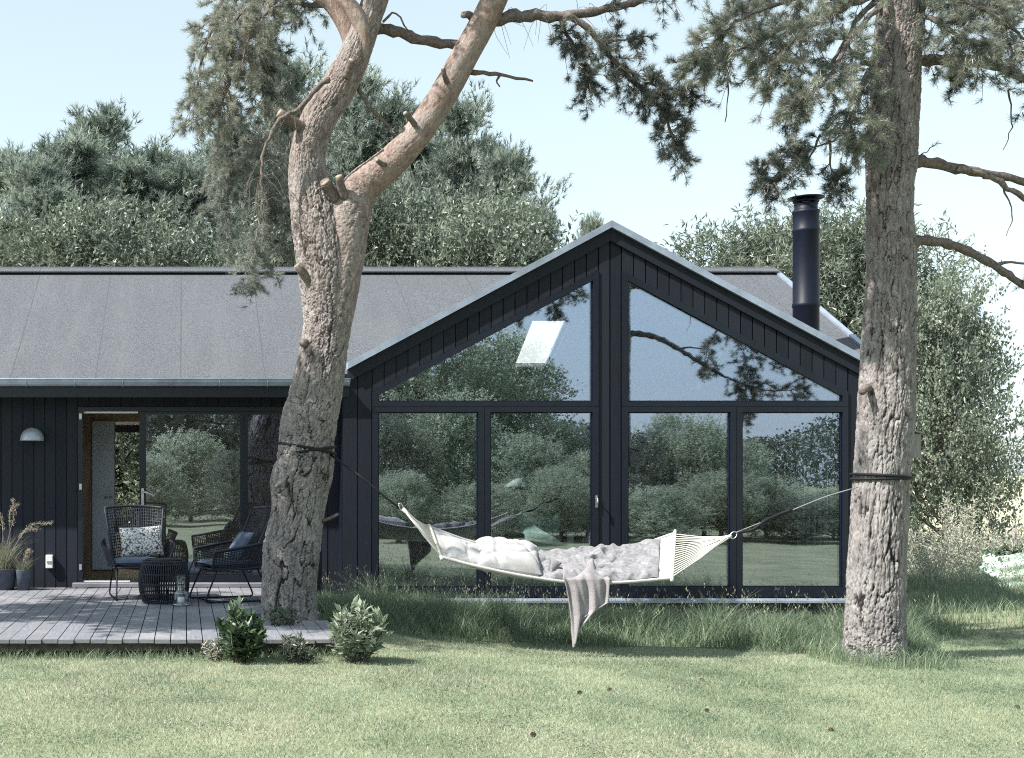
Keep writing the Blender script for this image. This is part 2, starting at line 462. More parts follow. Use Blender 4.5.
def bark_tube(P, R, n=150, step=.010, depth=.018, seed=1, upper=0.0, cell=(.034, .15), lump=.05):
    """trunk surface with real plated bark relief"""
    P = np.array(P, float); ln = np.sum(np.linalg.norm(np.diff(P, axis=0), axis=1)); k = int(ln / step) + 2
    C = catmull(np.hstack([P, np.array(R, float)[:, None]]), k)
    p, r = C[:, :3], C[:, 3]
    T, U, W = frames(p)
    a = np.arange(n) * 2 * PI / n
    per = max(5, int(round(2 * PI * r.mean() / cell[0])))
    s = np.linspace(0, ln, k)
    uu = np.broadcast_to(a / (2 * PI) * per, (k, n)); vv = np.broadcast_to((s / cell[1])[:, None], (k, n))
    n1 = vnoise(uu * 1, vv * 1.5, per, seed); n2 = vnoise(uu * 2, vv * 5, per * 2, seed + 1); n3 = vnoise(uu * 4, vv * 14, per * 4, seed + 2); n4 = vnoise(uu * 4, vv * 30, per * 4, seed + 3)
    wu = uu + (n1 - .5) * .9 + (n2 - .5) * .45 + (n3 - .5) * .35
    wv = vv + (vnoise(uu, vv * 2, per, seed + 9) - .5) * .9 + (n2 - .5) * .25 + (n3 - .5) * .12
    f1, f2, cid = worley(wu, wv, per, seed, cell[0], cell[1], 3)
    g1, g2, gid = worley(wu * 2.0 + 3, wv * 2.2, per * 2, seed + 7, cell[0] / 2, cell[1] / 2.2, 2)
    e = np.clip((f2 - f1) / (.011 + .006 * n1), 0, 1); e = e * e * (3 - 2 * e); eg = np.clip((g2 - g1) / .006, 0, 1)
    big = vnoise(uu, vv * .5, per, seed + 4)
    w1 = (n2 - .5) * .5 + (n3 - .5) * .3
    fz = np.abs(vnoise(uu + w1, vv * .62 + (n2 - .5) * .3, per, seed + 11) - .5) / .085; fy = np.abs(vnoise((uu + w1) * 2 + .37, vv * 1.15 + (n3 - .5) * .25, per * 2, seed + 12) - .5) / .13
    fz = np.clip(fz, 0, 1); fy = np.clip(fy, 0, 1); fz = fz * fz * (3 - 2 * fz); fiss = fz * (.30 + .70 * fy)
    up0 = np.interp(s / ln, [0, 1], upper if isinstance(upper, tuple) else (upper, upper))[:, None]
    e = e * np.clip(up0 * 2 + .45, 0, 1) + (1 - np.clip(up0 * 2 + .45, 0, 1)) ; fiss = fiss * (1 - .75 * up0) + .75 * up0
    hgt = fiss * (.30 + .40 * e + .20 * cid + .14 * eg * (.4 + .6 * gid)) + .16 * (n4 - .5) + .12 * (n3 - .5)
    up = np.broadcast_to(np.interp(s / ln, [0, 1], upper if isinstance(upper, tuple) else (upper, upper))[:, None], (k, n))
    hgt = np.clip(hgt, 0, 1.2)
    dl = depth * (1 - .6 * up)
    th = a[None]
    lmp = lump * (np.sin(th * 2 + s[:, None] * 2.1 + seed) * .5 + np.sin(th * 3 - s[:, None] * 3.7) * .35 + np.sin(th + s[:, None] * 5.3) * .3 + (big - .5) * .8)
    rad = r[:, None] * (1 + lmp) + (hgt - .6) * dl * np.clip(r[:, None] / .2, .3, 1.2)
    V = p[:, None] + rad[..., None] * (np.cos(a)[None, :, None] * U[:, None] + np.sin(a)[None, :, None] * W[:, None])
    i = np.arange(k - 1)[:, None] * n; j = np.arange(n)[None]; j2 = (j + 1) % n
    Fq = np.stack([i + j, i + j2, i + n + j2, i + n + j], -1).reshape(-1, 4)
    hcol = hgt * (1 - .45 * up) + .45 * up * .7; pl = np.clip(.5 * cid + .3 * gid + .2 * n2, 0, 1)
    return V.reshape(-1, 3), Fq, hcol.ravel(), up.ravel(), pl.ravel()

def bark_mesh(name, tubes, parent):
    V = []; Fa = []; H = []; Up = []; Pl = []; n = 0
    for v, f, h, u, pl in tubes:
        V.append(v); Fa.append(f + n); H.append(h); Up.append(u); Pl.append(pl); n += len(v)
    return np_mesh(name, np.concatenate(V), np.concatenate(Fa), 'pine_bark', parent, smooth=True,
                   extra={'height': np.concatenate(H), 'upper': np.concatenate(Up), 'plate': np.concatenate(Pl)})

# ------------------------------------------------------------------ world, sun, camera
SUN = Vector((-1.0, -.36, 1.17)).normalized()
EL = math.asin(SUN.z); AZ = math.atan2(SUN.x, SUN.y)
w = bpy.data.worlds.new('World'); S.world = w; w.use_nodes = True
nt = w.node_tree
for n in list(nt.nodes): nt.nodes.remove(n)
wo = nt.nodes.new('ShaderNodeOutputWorld'); bg = nt.nodes.new('ShaderNodeBackground')
sky = nt.nodes.new('ShaderNodeTexSky'); sky.sky_type = 'NISHITA'; sky.sun_disc = False
sky.sun_elevation = EL; sky.sun_rotation = AZ; sky.air_density = 1.0; sky.dust_density = .9; sky.ozone_density = 1.5
hs = nt.nodes.new('ShaderNodeHueSaturation'); hs.inputs['Hue'].default_value = .465; hs.inputs['Saturation'].default_value = .36; hs.inputs['Value'].default_value = 1.0
nt.links.new(sky.outputs[0], hs.inputs['Color']); tm_ = nt.nodes.new('ShaderNodeMix'); tm_.data_type = 'RGBA'; tm_.blend_type = 'MULTIPLY'; tm_.inputs[0].default_value = 1; tm_.inputs[7].default_value = (.90, .985, 1.03, 1)
nt.links.new(hs.outputs[0], tm_.inputs[6]); tn_ = nt.nodes.new('ShaderNodeMix'); tn_.data_type = 'RGBA'; tn_.inputs[0].default_value = .38; tn_.inputs[7].default_value = (2.75, 3.35, 3.55, 1)
nt.links.new(tm_.outputs[2], tn_.inputs[6]); nt.links.new(tn_.outputs[2], bg.inputs['Color'])
bg.inputs['Strength'].default_value = .125
nt.links.new(bg.outputs[0], wo.inputs[0])

sd = bpy.data.lights.new('sun', 'SUN'); sd.energy = 4.9; sd.angle = math.radians(.53); sd.color = (1.0, .955, .88)
so = bpy.data.objects.new('sun', sd); COL.objects.link(so)
so.rotation_euler = SUN.to_track_quat('Z', 'Y').to_euler(); so.location = SUN * 60

cd = bpy.data.cameras.new('camera'); co = bpy.data.objects.new('camera', cd); COL.objects.link(co)
co.location = (0, 0, EYE); co.rotation_euler = (PI / 2, 0, 0)
cd.sensor_width = 36; cd.sensor_fit = 'HORIZONTAL'; cd.lens = F / 1024 * 36
cd.shift_x = (512 - CX) / 1024; cd.shift_y = (HY - 379) / 1024; cd.clip_end = 3000; cd.clip_start = .1
S.camera = co
S.view_settings.view_transform = 'Standard'; S.view_settings.look = 'None'
S.view_settings.exposure = 1.06; S.view_settings.gamma = 1; S.view_settings.use_curve_mapping = False
cy = S.cycles; cy.max_bounces = 8; cy.diffuse_bounces = 4; cy.glossy_bounces = 4; cy.transparent_max_bounces = 24
cy.transmission_bounces = 6; cy.use_denoising = False; cy.denoiser = 'OPENIMAGEDENOISE'; cy.denoising_prefilter = 'ACCURATE'
cy.denoising_input_passes = 'RGB_ALBEDO_NORMAL'; cy.caustics_reflective = False; cy.caustics_refractive = False
cy.filter_width = 1.1; cy.sample_clamp_indirect = 2.5; cy.blur_glossy = 1.0

# ------------------------------------------------------------------ ground
def warp(n, near, far, c):
    t = np.linspace(-1, 1, n); return c + near * t * 1.0 + (far - near) * np.sign(t) * np.abs(t) ** 5
gx = warp(181, 22, 900, 3.0); gy = warp(181, 24, 900, 12.0)
GX, GY = np.meshgrid(gx, gy)
V = np.stack([GX, GY, ground(GX, GY)], -1).reshape(-1, 3); nx = len(gx)
i = np.arange(len(gy) - 1)[:, None] * nx; j = np.arange(nx - 1)[None]
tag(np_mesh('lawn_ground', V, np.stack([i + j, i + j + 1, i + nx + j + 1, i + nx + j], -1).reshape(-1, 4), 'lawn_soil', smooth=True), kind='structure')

def patch(x, y):      # dry / lush variation shared by the blades
    return smooth_noise(x, y, 3, 2.2) * .45 + smooth_noise(x, y, 4, 7) * .3 + smooth_noise(x, y, 9, .8) * .25

def frust(n, y0, y1, pad=.4):
    y = rng.uniform(0, 1, n); y = np.sqrt(y0 ** 2 + y * (y1 ** 2 - y0 ** 2))
    return rng.uniform((0 - CX) / F * y - pad, (1024 - CX) / F * y + pad), y

def front_edge(x):    # where the mown lawn gives way to tall grass (world Y)
    return 11.75 + .28 * np.sin(x * 1.7) + .14 * np.sin(x * 4.3 + 1) + np.clip((x - 6.6) * .9, 0, 1.6)

def in_tall(x, y): return (x > 1.36 + .08 * np.sin(y * 3)) & (y > front_edge(x)) & (y < 14.96) & (x < 8.35)

x, y = frust(360000, 6.2, 13.6)
keep = ~in_tall(x, y) & ~((x < 1.25) & (y > 10.36)); x, y = x[keep], y[keep]
p = patch(x, y); h = rng.uniform(.014, .034, len(x)) * (1.2 - .4 * p)
tl = np.clip(p * .95 + rng.normal(0, .11, len(x)) - .02, 0, .88)
dry = smooth_noise(x, y, 14, 1.1) * .6 + smooth_noise(x, y, 15, 3) * .4 + .25 * np.exp(-((y - 11.2) / .5) ** 2)
dead = rng.uniform(size=len(x)) < .02 + .38 * np.clip((dry - .55) * 5, 0, 1); tl[dead] = rng.uniform(.92, 1, dead.sum())
V, Fa, T = blades(x, y, ground(x, y) - .002, h, rng.uniform(.003, .006, len(x)), rng.uniform(.2, 1.1, len(x)), tl, 1)
n = 26000; cx_ = rng.uniform(-1.5, 8, 150); cyy = rng.uniform(7, 11.6, 150); q_ = rng.integers(0, 150, n); x = cx_[q_] + rng.normal(0, .14, n); y = cyy[q_] + rng.normal(0, .12, n); k = ~in_tall(x, y) & ~((x < 1.25) & (y > 10.36)); x, y = x[k], y[k]
D_ = np.stack([np.cos(x * 999), np.sin(x * 999), np.full(len(x), .15)], 1)
Lc = leaves(np.stack([x, y, ground(x, y) + rng.uniform(.008, .03, len(x))], 1), D_, np.clip(rng.normal(.12, .1, len(x)), 0, .5), .016, .014, 3)
A_ = blades_tri = (V, Fa, T)
V, Fa, T = merge([A_, Lc])
tag(np_mesh('lawn_grass', V, Fa, 'lawn_blades', tint=T), kind='stuff')

# tall unmown grass below the gable windows
n = 62000
x = rng.uniform(1.0, 8.4, n); y = rng.uniform(11.3, 14.96, n)
k = in_tall(x, y); x, y = x[k], y[k]
cl = smooth_noise(x, y, 21, 6) * .6 + smooth_noise(x, y, 22, 2.5) * .4
edge = np.clip((y - front_edge(x)) / .55, .25, 1)
h = (.13 + .40 * cl * rng.uniform(.5, 1.2, len(x))) * edge * (1 - .62 * np.clip((y - 12.9) / 1.6, 0, 1))
tl = np.clip(.02 + .62 * rng.beta(1.6, 3, len(x)) + .25 * (cl - .5), 0, .8)
dead = rng.uniform(size=len(x)) < .05; tl[dead] = rng.uniform(.9, 1, dead.sum())
A = blades(x, y, ground(x, y) - .01, h, rng.uniform(.004, .009, len(x)), rng.uniform(.15, .9, len(x)), tl, 3)
n = 420; x = rng.uniform(1.3, 8.2, n); y = rng.uniform(11.7, 14.9, n); k = in_tall(x, y); x, y = x[k], y[k]
hh = rng.uniform(.3, .55, len(x)) * (1 - .55 * np.clip((y - 12.9) / 1.6, 0, 1)); B_ = blades(x, y, ground(x, y), hh, np.full(len(x), .004), rng.uniform(.05, .4, len(x)), np.full(len(x), .93), 3)
hp = np.repeat(np.stack([x, y, ground(x, y) + hh * .95], 1), 5, 0) + rng.normal(0, .014, (5 * len(x), 3)) * np.array([1, 1, 2.4])
C_ = leaves(hp, np.array([[0, 0, 1.0]]) + rng.normal(0, .25, (len(hp), 3)), np.full(len(hp), .95), .035, .009)
V, Fa, T = merge([A, B_, C_]); tag(np_mesh('tall_grass', V, Fa, 'tall_blades', tint=T), kind='stuff')

# rough grass right of the house
n = 52000; y = np.sqrt(rng.uniform(12.0 ** 2, 25 ** 2, n)); x = rng.uniform(5.9, 17, n)
k = ((y > 13.0 + .3 * np.sin(x * 2)) & (x > 8.2)) & (x < (1060 - CX) / F * y); x, y = x[k], y[k]
cl = smooth_noise(x, y, 31, 3); h = (.09 + .20 * cl) * rng.uniform(.5, 1.2, len(x)) * np.clip((y - 12.6) / 1.5, .3, 1)
tl = np.clip(.2 + .5 * rng.beta(2, 2, len(x)), 0, .8)
P1 = blades(x, y, ground(x, y) - .01, h, rng.uniform(.006, .012, len(x)), rng.uniform(.2, .9, len(x)), tl, 2)
# tufts round the feet of trunks and along the deck
def ringtuft(cx, cy, r0, r1, n, hmax):
    a = rng.uniform(0, 2 * PI, n); r = rng.uniform(r0, r1, n); xx = cx + r * np.cos(a); yy = cy + r * np.sin(a)
    return blades(xx, yy, ground(xx, yy) - .01, rng.uniform(.06, hmax, n), rng.uniform(.004, .008, n), rng.uniform(.2, .9, n), np.clip(rng.beta(2, 3, n), 0, .95), 2)
P2 = ringtuft(6.14, 11.3, .22, .62, 1700, .24)
xx = rng.uniform(-1.9, 1.3, 2200); yy = 10.28 - np.abs(rng.normal(0, .10, 2200))
P3 = blades(xx, yy, ground(xx, yy) - .01, rng.uniform(.03, .12, 2200), rng.uniform(.004, .007, 2200), rng.uniform(.2, 1, 2200), rng.uniform(.1, .8, 2200), 2)
V, Fa, T = merge([P1, P2, P3]); tag(np_mesh('rough_grass', V, Fa, 'tall_blades', tint=T), kind='stuff')

# ------------------------------------------------------------------ the house
GXC, GZ, SL = 4.961, 4.612, .5366      # gable centre, apex height, slope
HWR = 3.047                            # half width of the gable roof
YF = 15.0; YW = 15.4; YR = 18.3; YB = 21.6; SM = .555
ZR = 4.58
def zmain(y): return ZR - SM * abs(y - YR)
def zgab(X): return GZ - SL * abs(X - GXC)
house = thing('house', (GXC, YF, 0), 'single storey house clad in black boards with a tall glazed gable and grey felt roof', 'house')

def planks(mb, x0, x1, lo, hi, y, th=.022, pitch=.137, gap=.012):
    n = max(1, round((x1 - x0) / pitch)); wdt = (x1 - x0) / n
    for i in range(n):
        a = x0 + i * wdt + gap / 2; b = x0 + (i + 1) * wdt - gap / 2; d = random.uniform(-.003, .003)
        yy = y + d
        mb.hexa([(a, yy, lo(a)), (b, yy, lo(b)), (b, yy + th, lo(b)), (a, yy + th, lo(a)), (a, yy, hi(a)), (b, yy, hi(b)), (b, yy + th, hi(b)), (a, yy + th, hi(a))], random.random())

ZB = .19
wl = 1.84; wr = 2 * GXC - wl
W0, W1 = .134, 2.778                    # frame outer u
def rakeo(u): return GZ - SL * u - .575 + .085
c0 = lambda X: ZB
top = lambda X: zgab(X) - .13
lowr = lambda X: rakeo(abs(X - GXC))
cl_ = MB(); bk = MB()
regs = [(wl, GXC - W1, c0, top), (GXC - W1, GXC - W0, lowr, top), (GXC - W0, GXC, c0, top), (GXC, GXC + W0, c0, top), (GXC + W0, GXC + W1, lowr, top), (GXC + W1, wr, c0, top)]
for a, b, lo, hi in regs:
    planks(cl_, a + .002, b - .002, lo, hi, YF)
    planks(bk, a, b, lo, hi, YF + .03, .12, 99, 0)
# main front wall round the terrace door
DX0, DX1, DZ0, DZ1 = -1.285, 1.56, .335, 2.475
wtop = lambda X: 2.70
for a, b, lo in ((-6, DX0, lambda X: .30), (DX0, DX1, lambda X: DZ1), (DX1, wl + .02, lambda X: .1)):
    planks(cl_, a + .001, b - .001, lo, wtop, YW, pitch=.131)
    planks(bk, a, b, lo, wtop, YW + .03, .12, 99, 0)
planks(cl_, wr - .1, 8.30, lambda X: .1, wtop, YW)
cl_.build('wall_cladding', 'black_boards', house)
bk.box(wl, wl + .12, YF + .155, YW + .02, .1, 2.85); bk.box(wl + .0, wl + .12, YW + .16, 21.2, .1, 3.0)
bk.box(wr - .12, wr, YF + .155, YW + .3, .1, 2.85); bk.box(8.18, 8.30, YW + .16, 21.2, .1, 2.75)
bk.prism([(8.24, YW, 2.70), (8.24, YR, 4.35), (8.24, 21.2, 2.70)], (.06, 0, 0))
bk.box(wl - .001, wr, YF + .012, YF + .10, -.2, ZB - .003)            # dark plinth
bk.box(-6, wl, YW + .02, YW + .12, -.1, .30)
bk.build('wall_core', 'dark_frame', house)

# fascia and zinc verge along the gable
fa = MB(); zn = MB()
for sgn in (-1, 1):
    def X(u): return GXC + sgn * u
    for mb, z0, z1, y0, y1 in ((fa, -.225, -.079, YF - .03, YF - .004), (zn, -.075, .006, YF - .075, YF + .10)):
        e = 1e-3
        mb.prism([(X(e), y0, GZ + z0), (X(HWR + .02), y0, GZ - SL * (HWR + .02) + z0), (X(HWR + .02), y0, GZ - SL * (HWR + .02) + z1), (X(e), y0, GZ + z1)], (0, y1 - y0, 0))
fa.build('fascia', 'black_boards', house); zn.build('verge_trim', 'zinc', house)

# roofs: felt slabs with a boarded ceiling under them
rf = MB(); ce = MB()
def slab(pts0, fz, cmin=None):
    for mb, d0, d1 in ((rf, 0, -.16), (ce, -.162, -.185)):
        pts = pts0 if (mb is rf or cmin is None) else [(x, max(y, cmin)) for x, y in pts0]
        a = [(x, y, fz(x, y) + d0) for x, y in pts]; b = [(x, y, fz(x, y) + d1) for x, y in pts]
        n = len(pts)
        mb.add(a + b, [tuple(range(n)), tuple(range(2 * n - 1, n - 1, -1))] + [((i + 1) % n, i, i + n, (i + 1) % n + n) for i in range(n)])
zm = lambda x, y: zmain(y); zg = lambda x, y: zgab(x)
XL, XR_, YE = -6.5, 8.38, 15.0
gl, gr = GXC - HWR, GXC + HWR; yv = YR - (ZR - zgab(gl)) / SM
slab([(XL, YE), (gl, YE), (gl, yv), (GXC, YR), (XL, YR)], zm, 15.44)
slab([(gr, YE), (XR_, YE), (XR_, YR), (GXC, YR), (gr, yv)], zm, 15.44)
HX0, HX1, HY0, HY1 = 2.25, 3.25, 15.22, 15.72  # hole for the roof window added to light the room
def yval(X): return YR - (ZR - zgab(X)) / SM
slab([(gl, YF + .03), (HX0, YF + .03), (HX0, yval(HX0)), (gl, yv)], zg, YF + .16)
slab([(HX1, YF + .03), (GXC, YF + .03), (GXC, YR), (HX1, yval(HX1))], zg, YF + .16)
slab([(HX0, YF + .03), (HX1, YF + .03), (HX1, HY0), (HX0, HY0)], zg, YF + .16)
slab([(HX0, HY1), (HX1, HY1), (HX1, yval(HX1)), (HX0, yval(HX0))], zg)
slab([(GXC, YF + .03), (gr, YF + .03), (gr, yv), (GXC, YR)], zg, YF + .16)
SX0, SX1, SY0, SY1 = 5.16, 5.72, 19.08, 20.42
for a, b, c, d in ((XL, SX0, YR, YB), (SX1, XR_, YR, YB), (SX0, SX1, YR, SY0), (SX0, SX1, SY1, YB)):
    slab([(a, c), (b, c), (b, d), (a, d)], zm)
roof = rf.build('roof', 'roof_felt', house); ce.build('ceiling', 'white_boards', house)
rc = MB()
for a, b in ((XL, XR_ + .01),):
    rc.hexa([(a, YR - .17, zmain(YR - .17) + .045), (b, YR - .17, zmain(YR - .17) + .045), (b, YR, ZR + .035), (a, YR, ZR + .035),
             (a, YR - .17, zmain(YR - .17) + .066), (b, YR - .17, zmain(YR - .17) + .066), (b, YR, ZR + .056), (a, YR, ZR + .056)])
    rc.box(a, b, YR - .06, YR + .02, ZR - .02, ZR + .036)
rc.build('ridge_cap', 'roof_felt', roof)
vt = MB()
vt.prism([(XR_ - .02, YE, zmain(YE) + .03), (XR_ - .02, YR, ZR + .03), (XR_ - .02, YR, ZR - .14), (XR_ - .02, YE, zmain(YE) - .14)], (.07, 0, 0))
vt.build('verge_trim', 'zinc', house)
# skylight: white lining and a pane
sk = MB()
for xa, xb in ((SX0 - .02, SX0), (SX1, SX1 + .02)):
    sk.prism([(xa, SY0, zmain(SY0) + .05), (xa, SY1, zmain(SY1) + .05), (xa, SY1, zmain(SY1) - .19), (xa, SY0, zmain(SY0) - .19)], (xb - xa, 0, 0))
for ya in (SY0 - .02, SY1): sk.box(SX0, SX1, ya, ya + .02, zmain(ya) - .19, zmain(ya) + .04)
sky_o = sk.build('skylight', 'white_plastic', roof)
sk = MB(); sk.add([(SX0 - .02, SY0 - .02, zmain(SY0) + .055), (SX1 + .02, SY0 - .02, zmain(SY0) + .055), (SX1 + .02, SY1 + .02, zmain(SY1) + .055), (SX0 - .02, SY1 + .02, zmain(SY1) + .055)], [(0, 1, 2, 3)]); sk.build('skylight_pane', 'opal_pane', roof)

rw = MB(); rz = lambda X, d: zgab(X) + d  # unseen roof window, added so sun brightens the room
ring_o = [(HX0 + .002, HY0 + .002), (HX1 - .002, HY0 + .002), (HX1 - .002, HY1 - .002), (HX0 + .002, HY1 - .002)]; ring_i = [(HX0 + .05, HY0 + .05), (HX1 - .05, HY0 + .05), (HX1 - .05, HY1 - .05), (HX0 + .05, HY1 - .05)]
rw.ring([(x, y, rz(x, -.06)) for x, y in ring_o], [(x, y, rz(x, -.06)) for x, y in ring_i], (0, 0, .055)); added_opening_frame = rw.build('skylight', 'dark_frame', roof)  # frame of the added roof window
rw = MB(); rw.prism([(x, y, rz(x, -.04)) for x, y in ring_i], (0, 0, .02)); rw.build('skylight_pane', 'jar_glass', roof)  # clear pane of the added roof window, lets the sun through
# gutter with brackets
gu = MB(); pr = []
for k in range(9):
    a = PI + PI * k / 8; pr.append((14.94 + .065 * math.cos(a), 2.765 + .075 * math.sin(a)))
for k in range(8):
    (y0, z0), (y1, z1) = pr[k], pr[k + 1]
    gu.hexa([(XL, y0, z0), (gl + .0, y0, z0), (gl, y1, z1), (XL, y1, z1), (XL, y0, z0 + .004), (gl, y0, z0 + .004), (gl, y1, z1 + .004), (XL, y1, z1 + .004)])
gu.tube([(XL, 14.872, 2.768), (gl, 14.872, 2.768)], .011, 8)
for k in range(13):
    xb = -5.2 + k * .56
    pts = [(xb, 14.94 + .069 * math.cos(PI + PI * q / 8), 2.765 + .079 * math.sin(PI + PI * q / 8)) for q in range(9)]
    gu.tube(pts, .008, 5)
gu.build('gutter', 'zinc', house)
eb = MB(); eb.box(XL, gl, 15.005, 15.03, 2.60, 2.775); eb.box(XL, gl, 15.03, 15.40, 2.63, 2.655); eb.box(XL, gl, 14.986, 14.998, 2.565, 2.74); eb.build('eaves_board', 'dark_frame', house)

# chimney pipe on the right slope of the gable
cx_, cy_ = (806 - CX) / F * 15.75, 15.75; zc = zgab(cx_) - .1
cmb = MB()
zt = EYE + (480 - 206) / F * 15.75
cmb.lathe((cx_, cy_, 0), [(.150, zc), (.150, zc + .62), (.158, zc + .63), (.158, zc + .67), (.150, zc + .68), (.150, zt - .33), (.157, zt - .32), (.157, zt - .29), (.15, zt - .28), (.15, zt - .1), (.156, zt - .09), (.156, zt - .06), (.13, zt - .05), (.13, zt)], 36)
chim = cmb.build('chimney', 'black_steel', roof)
cap = MB()
cap.lathe((cx_, cy_, zt), [(.13, .0), (.14, .02), (.0, .02)], 36)
for k in range(4):
    a = k * PI / 2 + .4; cap.tube([(cx_ + .12 * math.cos(a), cy_ + .12 * math.sin(a), zt - .02), (cx_ + .12 * math.cos(a), cy_ + .12 * math.sin(a), zt + .10)], .009, 6)
cap.lathe((cx_, cy_, zt + .045), [(.08, 0), (.15, .0), (.15, .022), (.08, .022)], 36)
cap.lathe((cx_, cy_, zt + .09), [(.0, .0), (.205, 0), (.21, .012), (.10, .035), (.0, .045)], 36)
cap.build('chimney_cap', 'black_steel', chim) if False else cap.build('chimney_cap', 'black_steel', roof)

# windows of the gable
def rakeg(u): return GZ - SL * u - .575
GY0 = YF - .016
def window(inner, outer):
    f = MB(); f.ring([(x, GY0, z) for x, z in outer], [(x, GY0, z) for x, z in inner], (0, .085, 0))
    fo = f.build('window', 'dark_frame', house)
    p_ = MB(); q = [(x, YF + .022, z) for x, z in inner]; p_.prism(q, (0, .024, 0)); p_.build('pane', 'window_glass', fo)
    s_ = MB()     # thin glazing bead proud of the frame edge
    c = np.mean(np.array(inner), 0)
    inn = [(x + (c[0] - x) / abs(c[0] - x + 1e-9) * .012, z + (c[1] - z) / abs(c[1] - z + 1e-9) * .012) for x, z in inner]
    s_.ring([(x, YF + .004, z) for x, z in inner], [(x, YF + .004, z) for x, z in inn], (0, .016, 0)); s_.build('glazing_bead', 'black_steel', fo)
    return fo
for sg in (-1, 1):
    fx = lambda u: GXC + sg * u
    o = [(.136, 2.457), (2.776, 2.457), (2.776, rakeo(2.776) - .004), (.136, rakeo(.136) - .004)]
    i_ = [(.204, 2.516), (2.708, 2.516), (2.708, rakeg(2.708)), (.204, rakeg(.204))]
    window([(fx(a), b) for a, b in i_], [(fx(a), b) for a, b in o])
    for (a, b), (ga, gb) in (((.136, 1.468), (.207, 1.40)), ((1.472, 2.776), (1.54, 2.708))):
        o = [(a, .235), (b, .235), (b, 2.453), (a, 2.453)]; i_ = [(ga, .351), (gb, .351), (gb, 2.394), (ga, 2.394)]
        wo_ = window([(fx(u), v) for u, v in i_], [(fx(u), v) for u, v in o])
        if sg == -1 and ga < 1:
            hd = MB(); hx = fx(.165); hd.box(hx - .012, hx + .012, GY0 - .012, GY0 - .001, 1.28, 1.42); hd.tube([(hx, GY0 - .01, 1.385), (hx, GY0 - .05, 1.385), (hx, GY0 - .05, 1.30)], .009, 8)
            hd.build('handle', 'aluminium', wo_)
si = MB(); si.hexa([(GXC - 2.8, YF - .075, .172), (GXC + 2.8, YF - .075, .172), (GXC + 2.8, YF + .0, .20), (GXC - 2.8, YF, .20), (GXC - 2.8, YF - .075, .198), (GXC + 2.8, YF - .075, .198), (GXC + 2.8, YF, .224), (GXC - 2.8, YF, .224)])
si.build('window_sill', 'zinc', house)

# terrace door: open leaf on the left, two glazed leaves
DY = YW - .012
def xd(px): return (px - CX) / F * YW
fr = MB()
def doorframe(a, b, ga, gb, gz0=.46, gz1=2.385):
    f = MB(); f.ring([(a, DY, DZ0 + .02), (b, DY, DZ0 + .02), (b, DY, 2.42), (a, DY, 2.42)], [(ga, DY, gz0), (gb, DY, gz0), (gb, DY, gz1), (ga, DY, gz1)], (0, .07, 0))
    o = f.build('door', 'dark_frame', house)
    q = MB(); q.prism([(ga, DY + .025, gz0), (gb, DY + .025, gz0), (gb, DY + .025, gz1), (ga, DY + .025, gz1)], (0, .024, 0)); q.build('pane', 'window_glass', o); return o
d1 = doorframe(xd(139.5), xd(243.5), xd(146), xd(240)); d2 = doorframe(xd(244), 1.50, xd(248), 1.43)
hd = MB(); hx = xd(142.6)
hd.box(hx - .016, hx + .016, DY - .010, DY - .001, 1.30, 1.50); hd.tube([(hx + .004, DY - .01, 1.455), (hx + .004, DY - .055, 1.455), (hx + .05, DY - .06, 1.455), (hx + .14, DY - .06, 1.41)], .011, 8)
hd.build('handle', 'aluminium', d1)
df = MB()
df.ring([(DX0 + .002, DY - .02, DZ0 + .018), (DX1 - .002, DY - .02, DZ0 + .018), (DX1 - .002, DY - .02, DZ1 - .002), (DX0 + .002, DY - .02, DZ1 - .002)],
        [(DX0 + .06, DY - .02, DZ0 + .04), (1.503, DY - .02, DZ0 + .04), (1.503, DY - .02, 2.422), (DX0 + .06, DY - .02, 2.422)], (0, .13, 0))
dfo = df.build('door_frame', 'dark_frame', house)
tr = MB(); tr.box(DX0 + .07, xd(138), DY + .01, DY + .04, 2.40, 2.421); MB().box(DX0 + .07, xd(130), DY - .012, DY + .005, DZ0 + .045, DZ0 + .06).build('door_track', 'white_plastic', dfo); tr.build('door_track', 'white_plastic', dfo)
hg = MB()
for z in (2.36, 1.52, .56): MB().box(DX0 + .02, DX0 + .05, DY - .034, DY - .021, z - .035, z + .035).build('hinge', 'aluminium', dfo)
st = MB(); st.box(DX0 - .05, DX1, YW - .22, YW - .04, .335, .375); st.box(DX0 - .05, DX1, YW - .04, YW + .1, .30, .352); st.build('door_step', 'deck_wood', house)

# inside
inn = MB(); inn.box(-6, 8.18, YW + .155, 21.2, .20, .33); inn.box(wl + .1, wr - .1, YF + .155, YW + .155, .20, .33); inn.build('interior_floor', 'floor_boards', house)
YP = 16.7
for bx in ((-6, -.91, YP, YP + .10, .33, 3.44), (-.585, 1.72, YP, YP + .10, .33, 3.44), (-.91, -.585, YP, YP + .10, 2.36, 3.44), (-2.2, -2.1, YW + .155, YP, .33, 2.9), (1.735, 1.837, YW + .16, 21.15, .33, 3.0), (wl + .125, wl + .15, YF + .16, 21.15, .33, 3.0), (wr - .15, wr - .125, YF + .16, 21.15, .33, 3.0)):
    MB().box(*bx).build('interior_wall', 'plywood', house)
ib = MB()
for a, b, c, d in ((-6, -1.7, .33, 2.8), (-.25, 8.18, .33, 2.8), (-1.7, -.25, .33, .75), (-1.7, -.25, 2.5, 2.8)): ib.box(a, b, 21.1, 21.2, c, d)
ib.build('back_wall', 'white_boards', house)
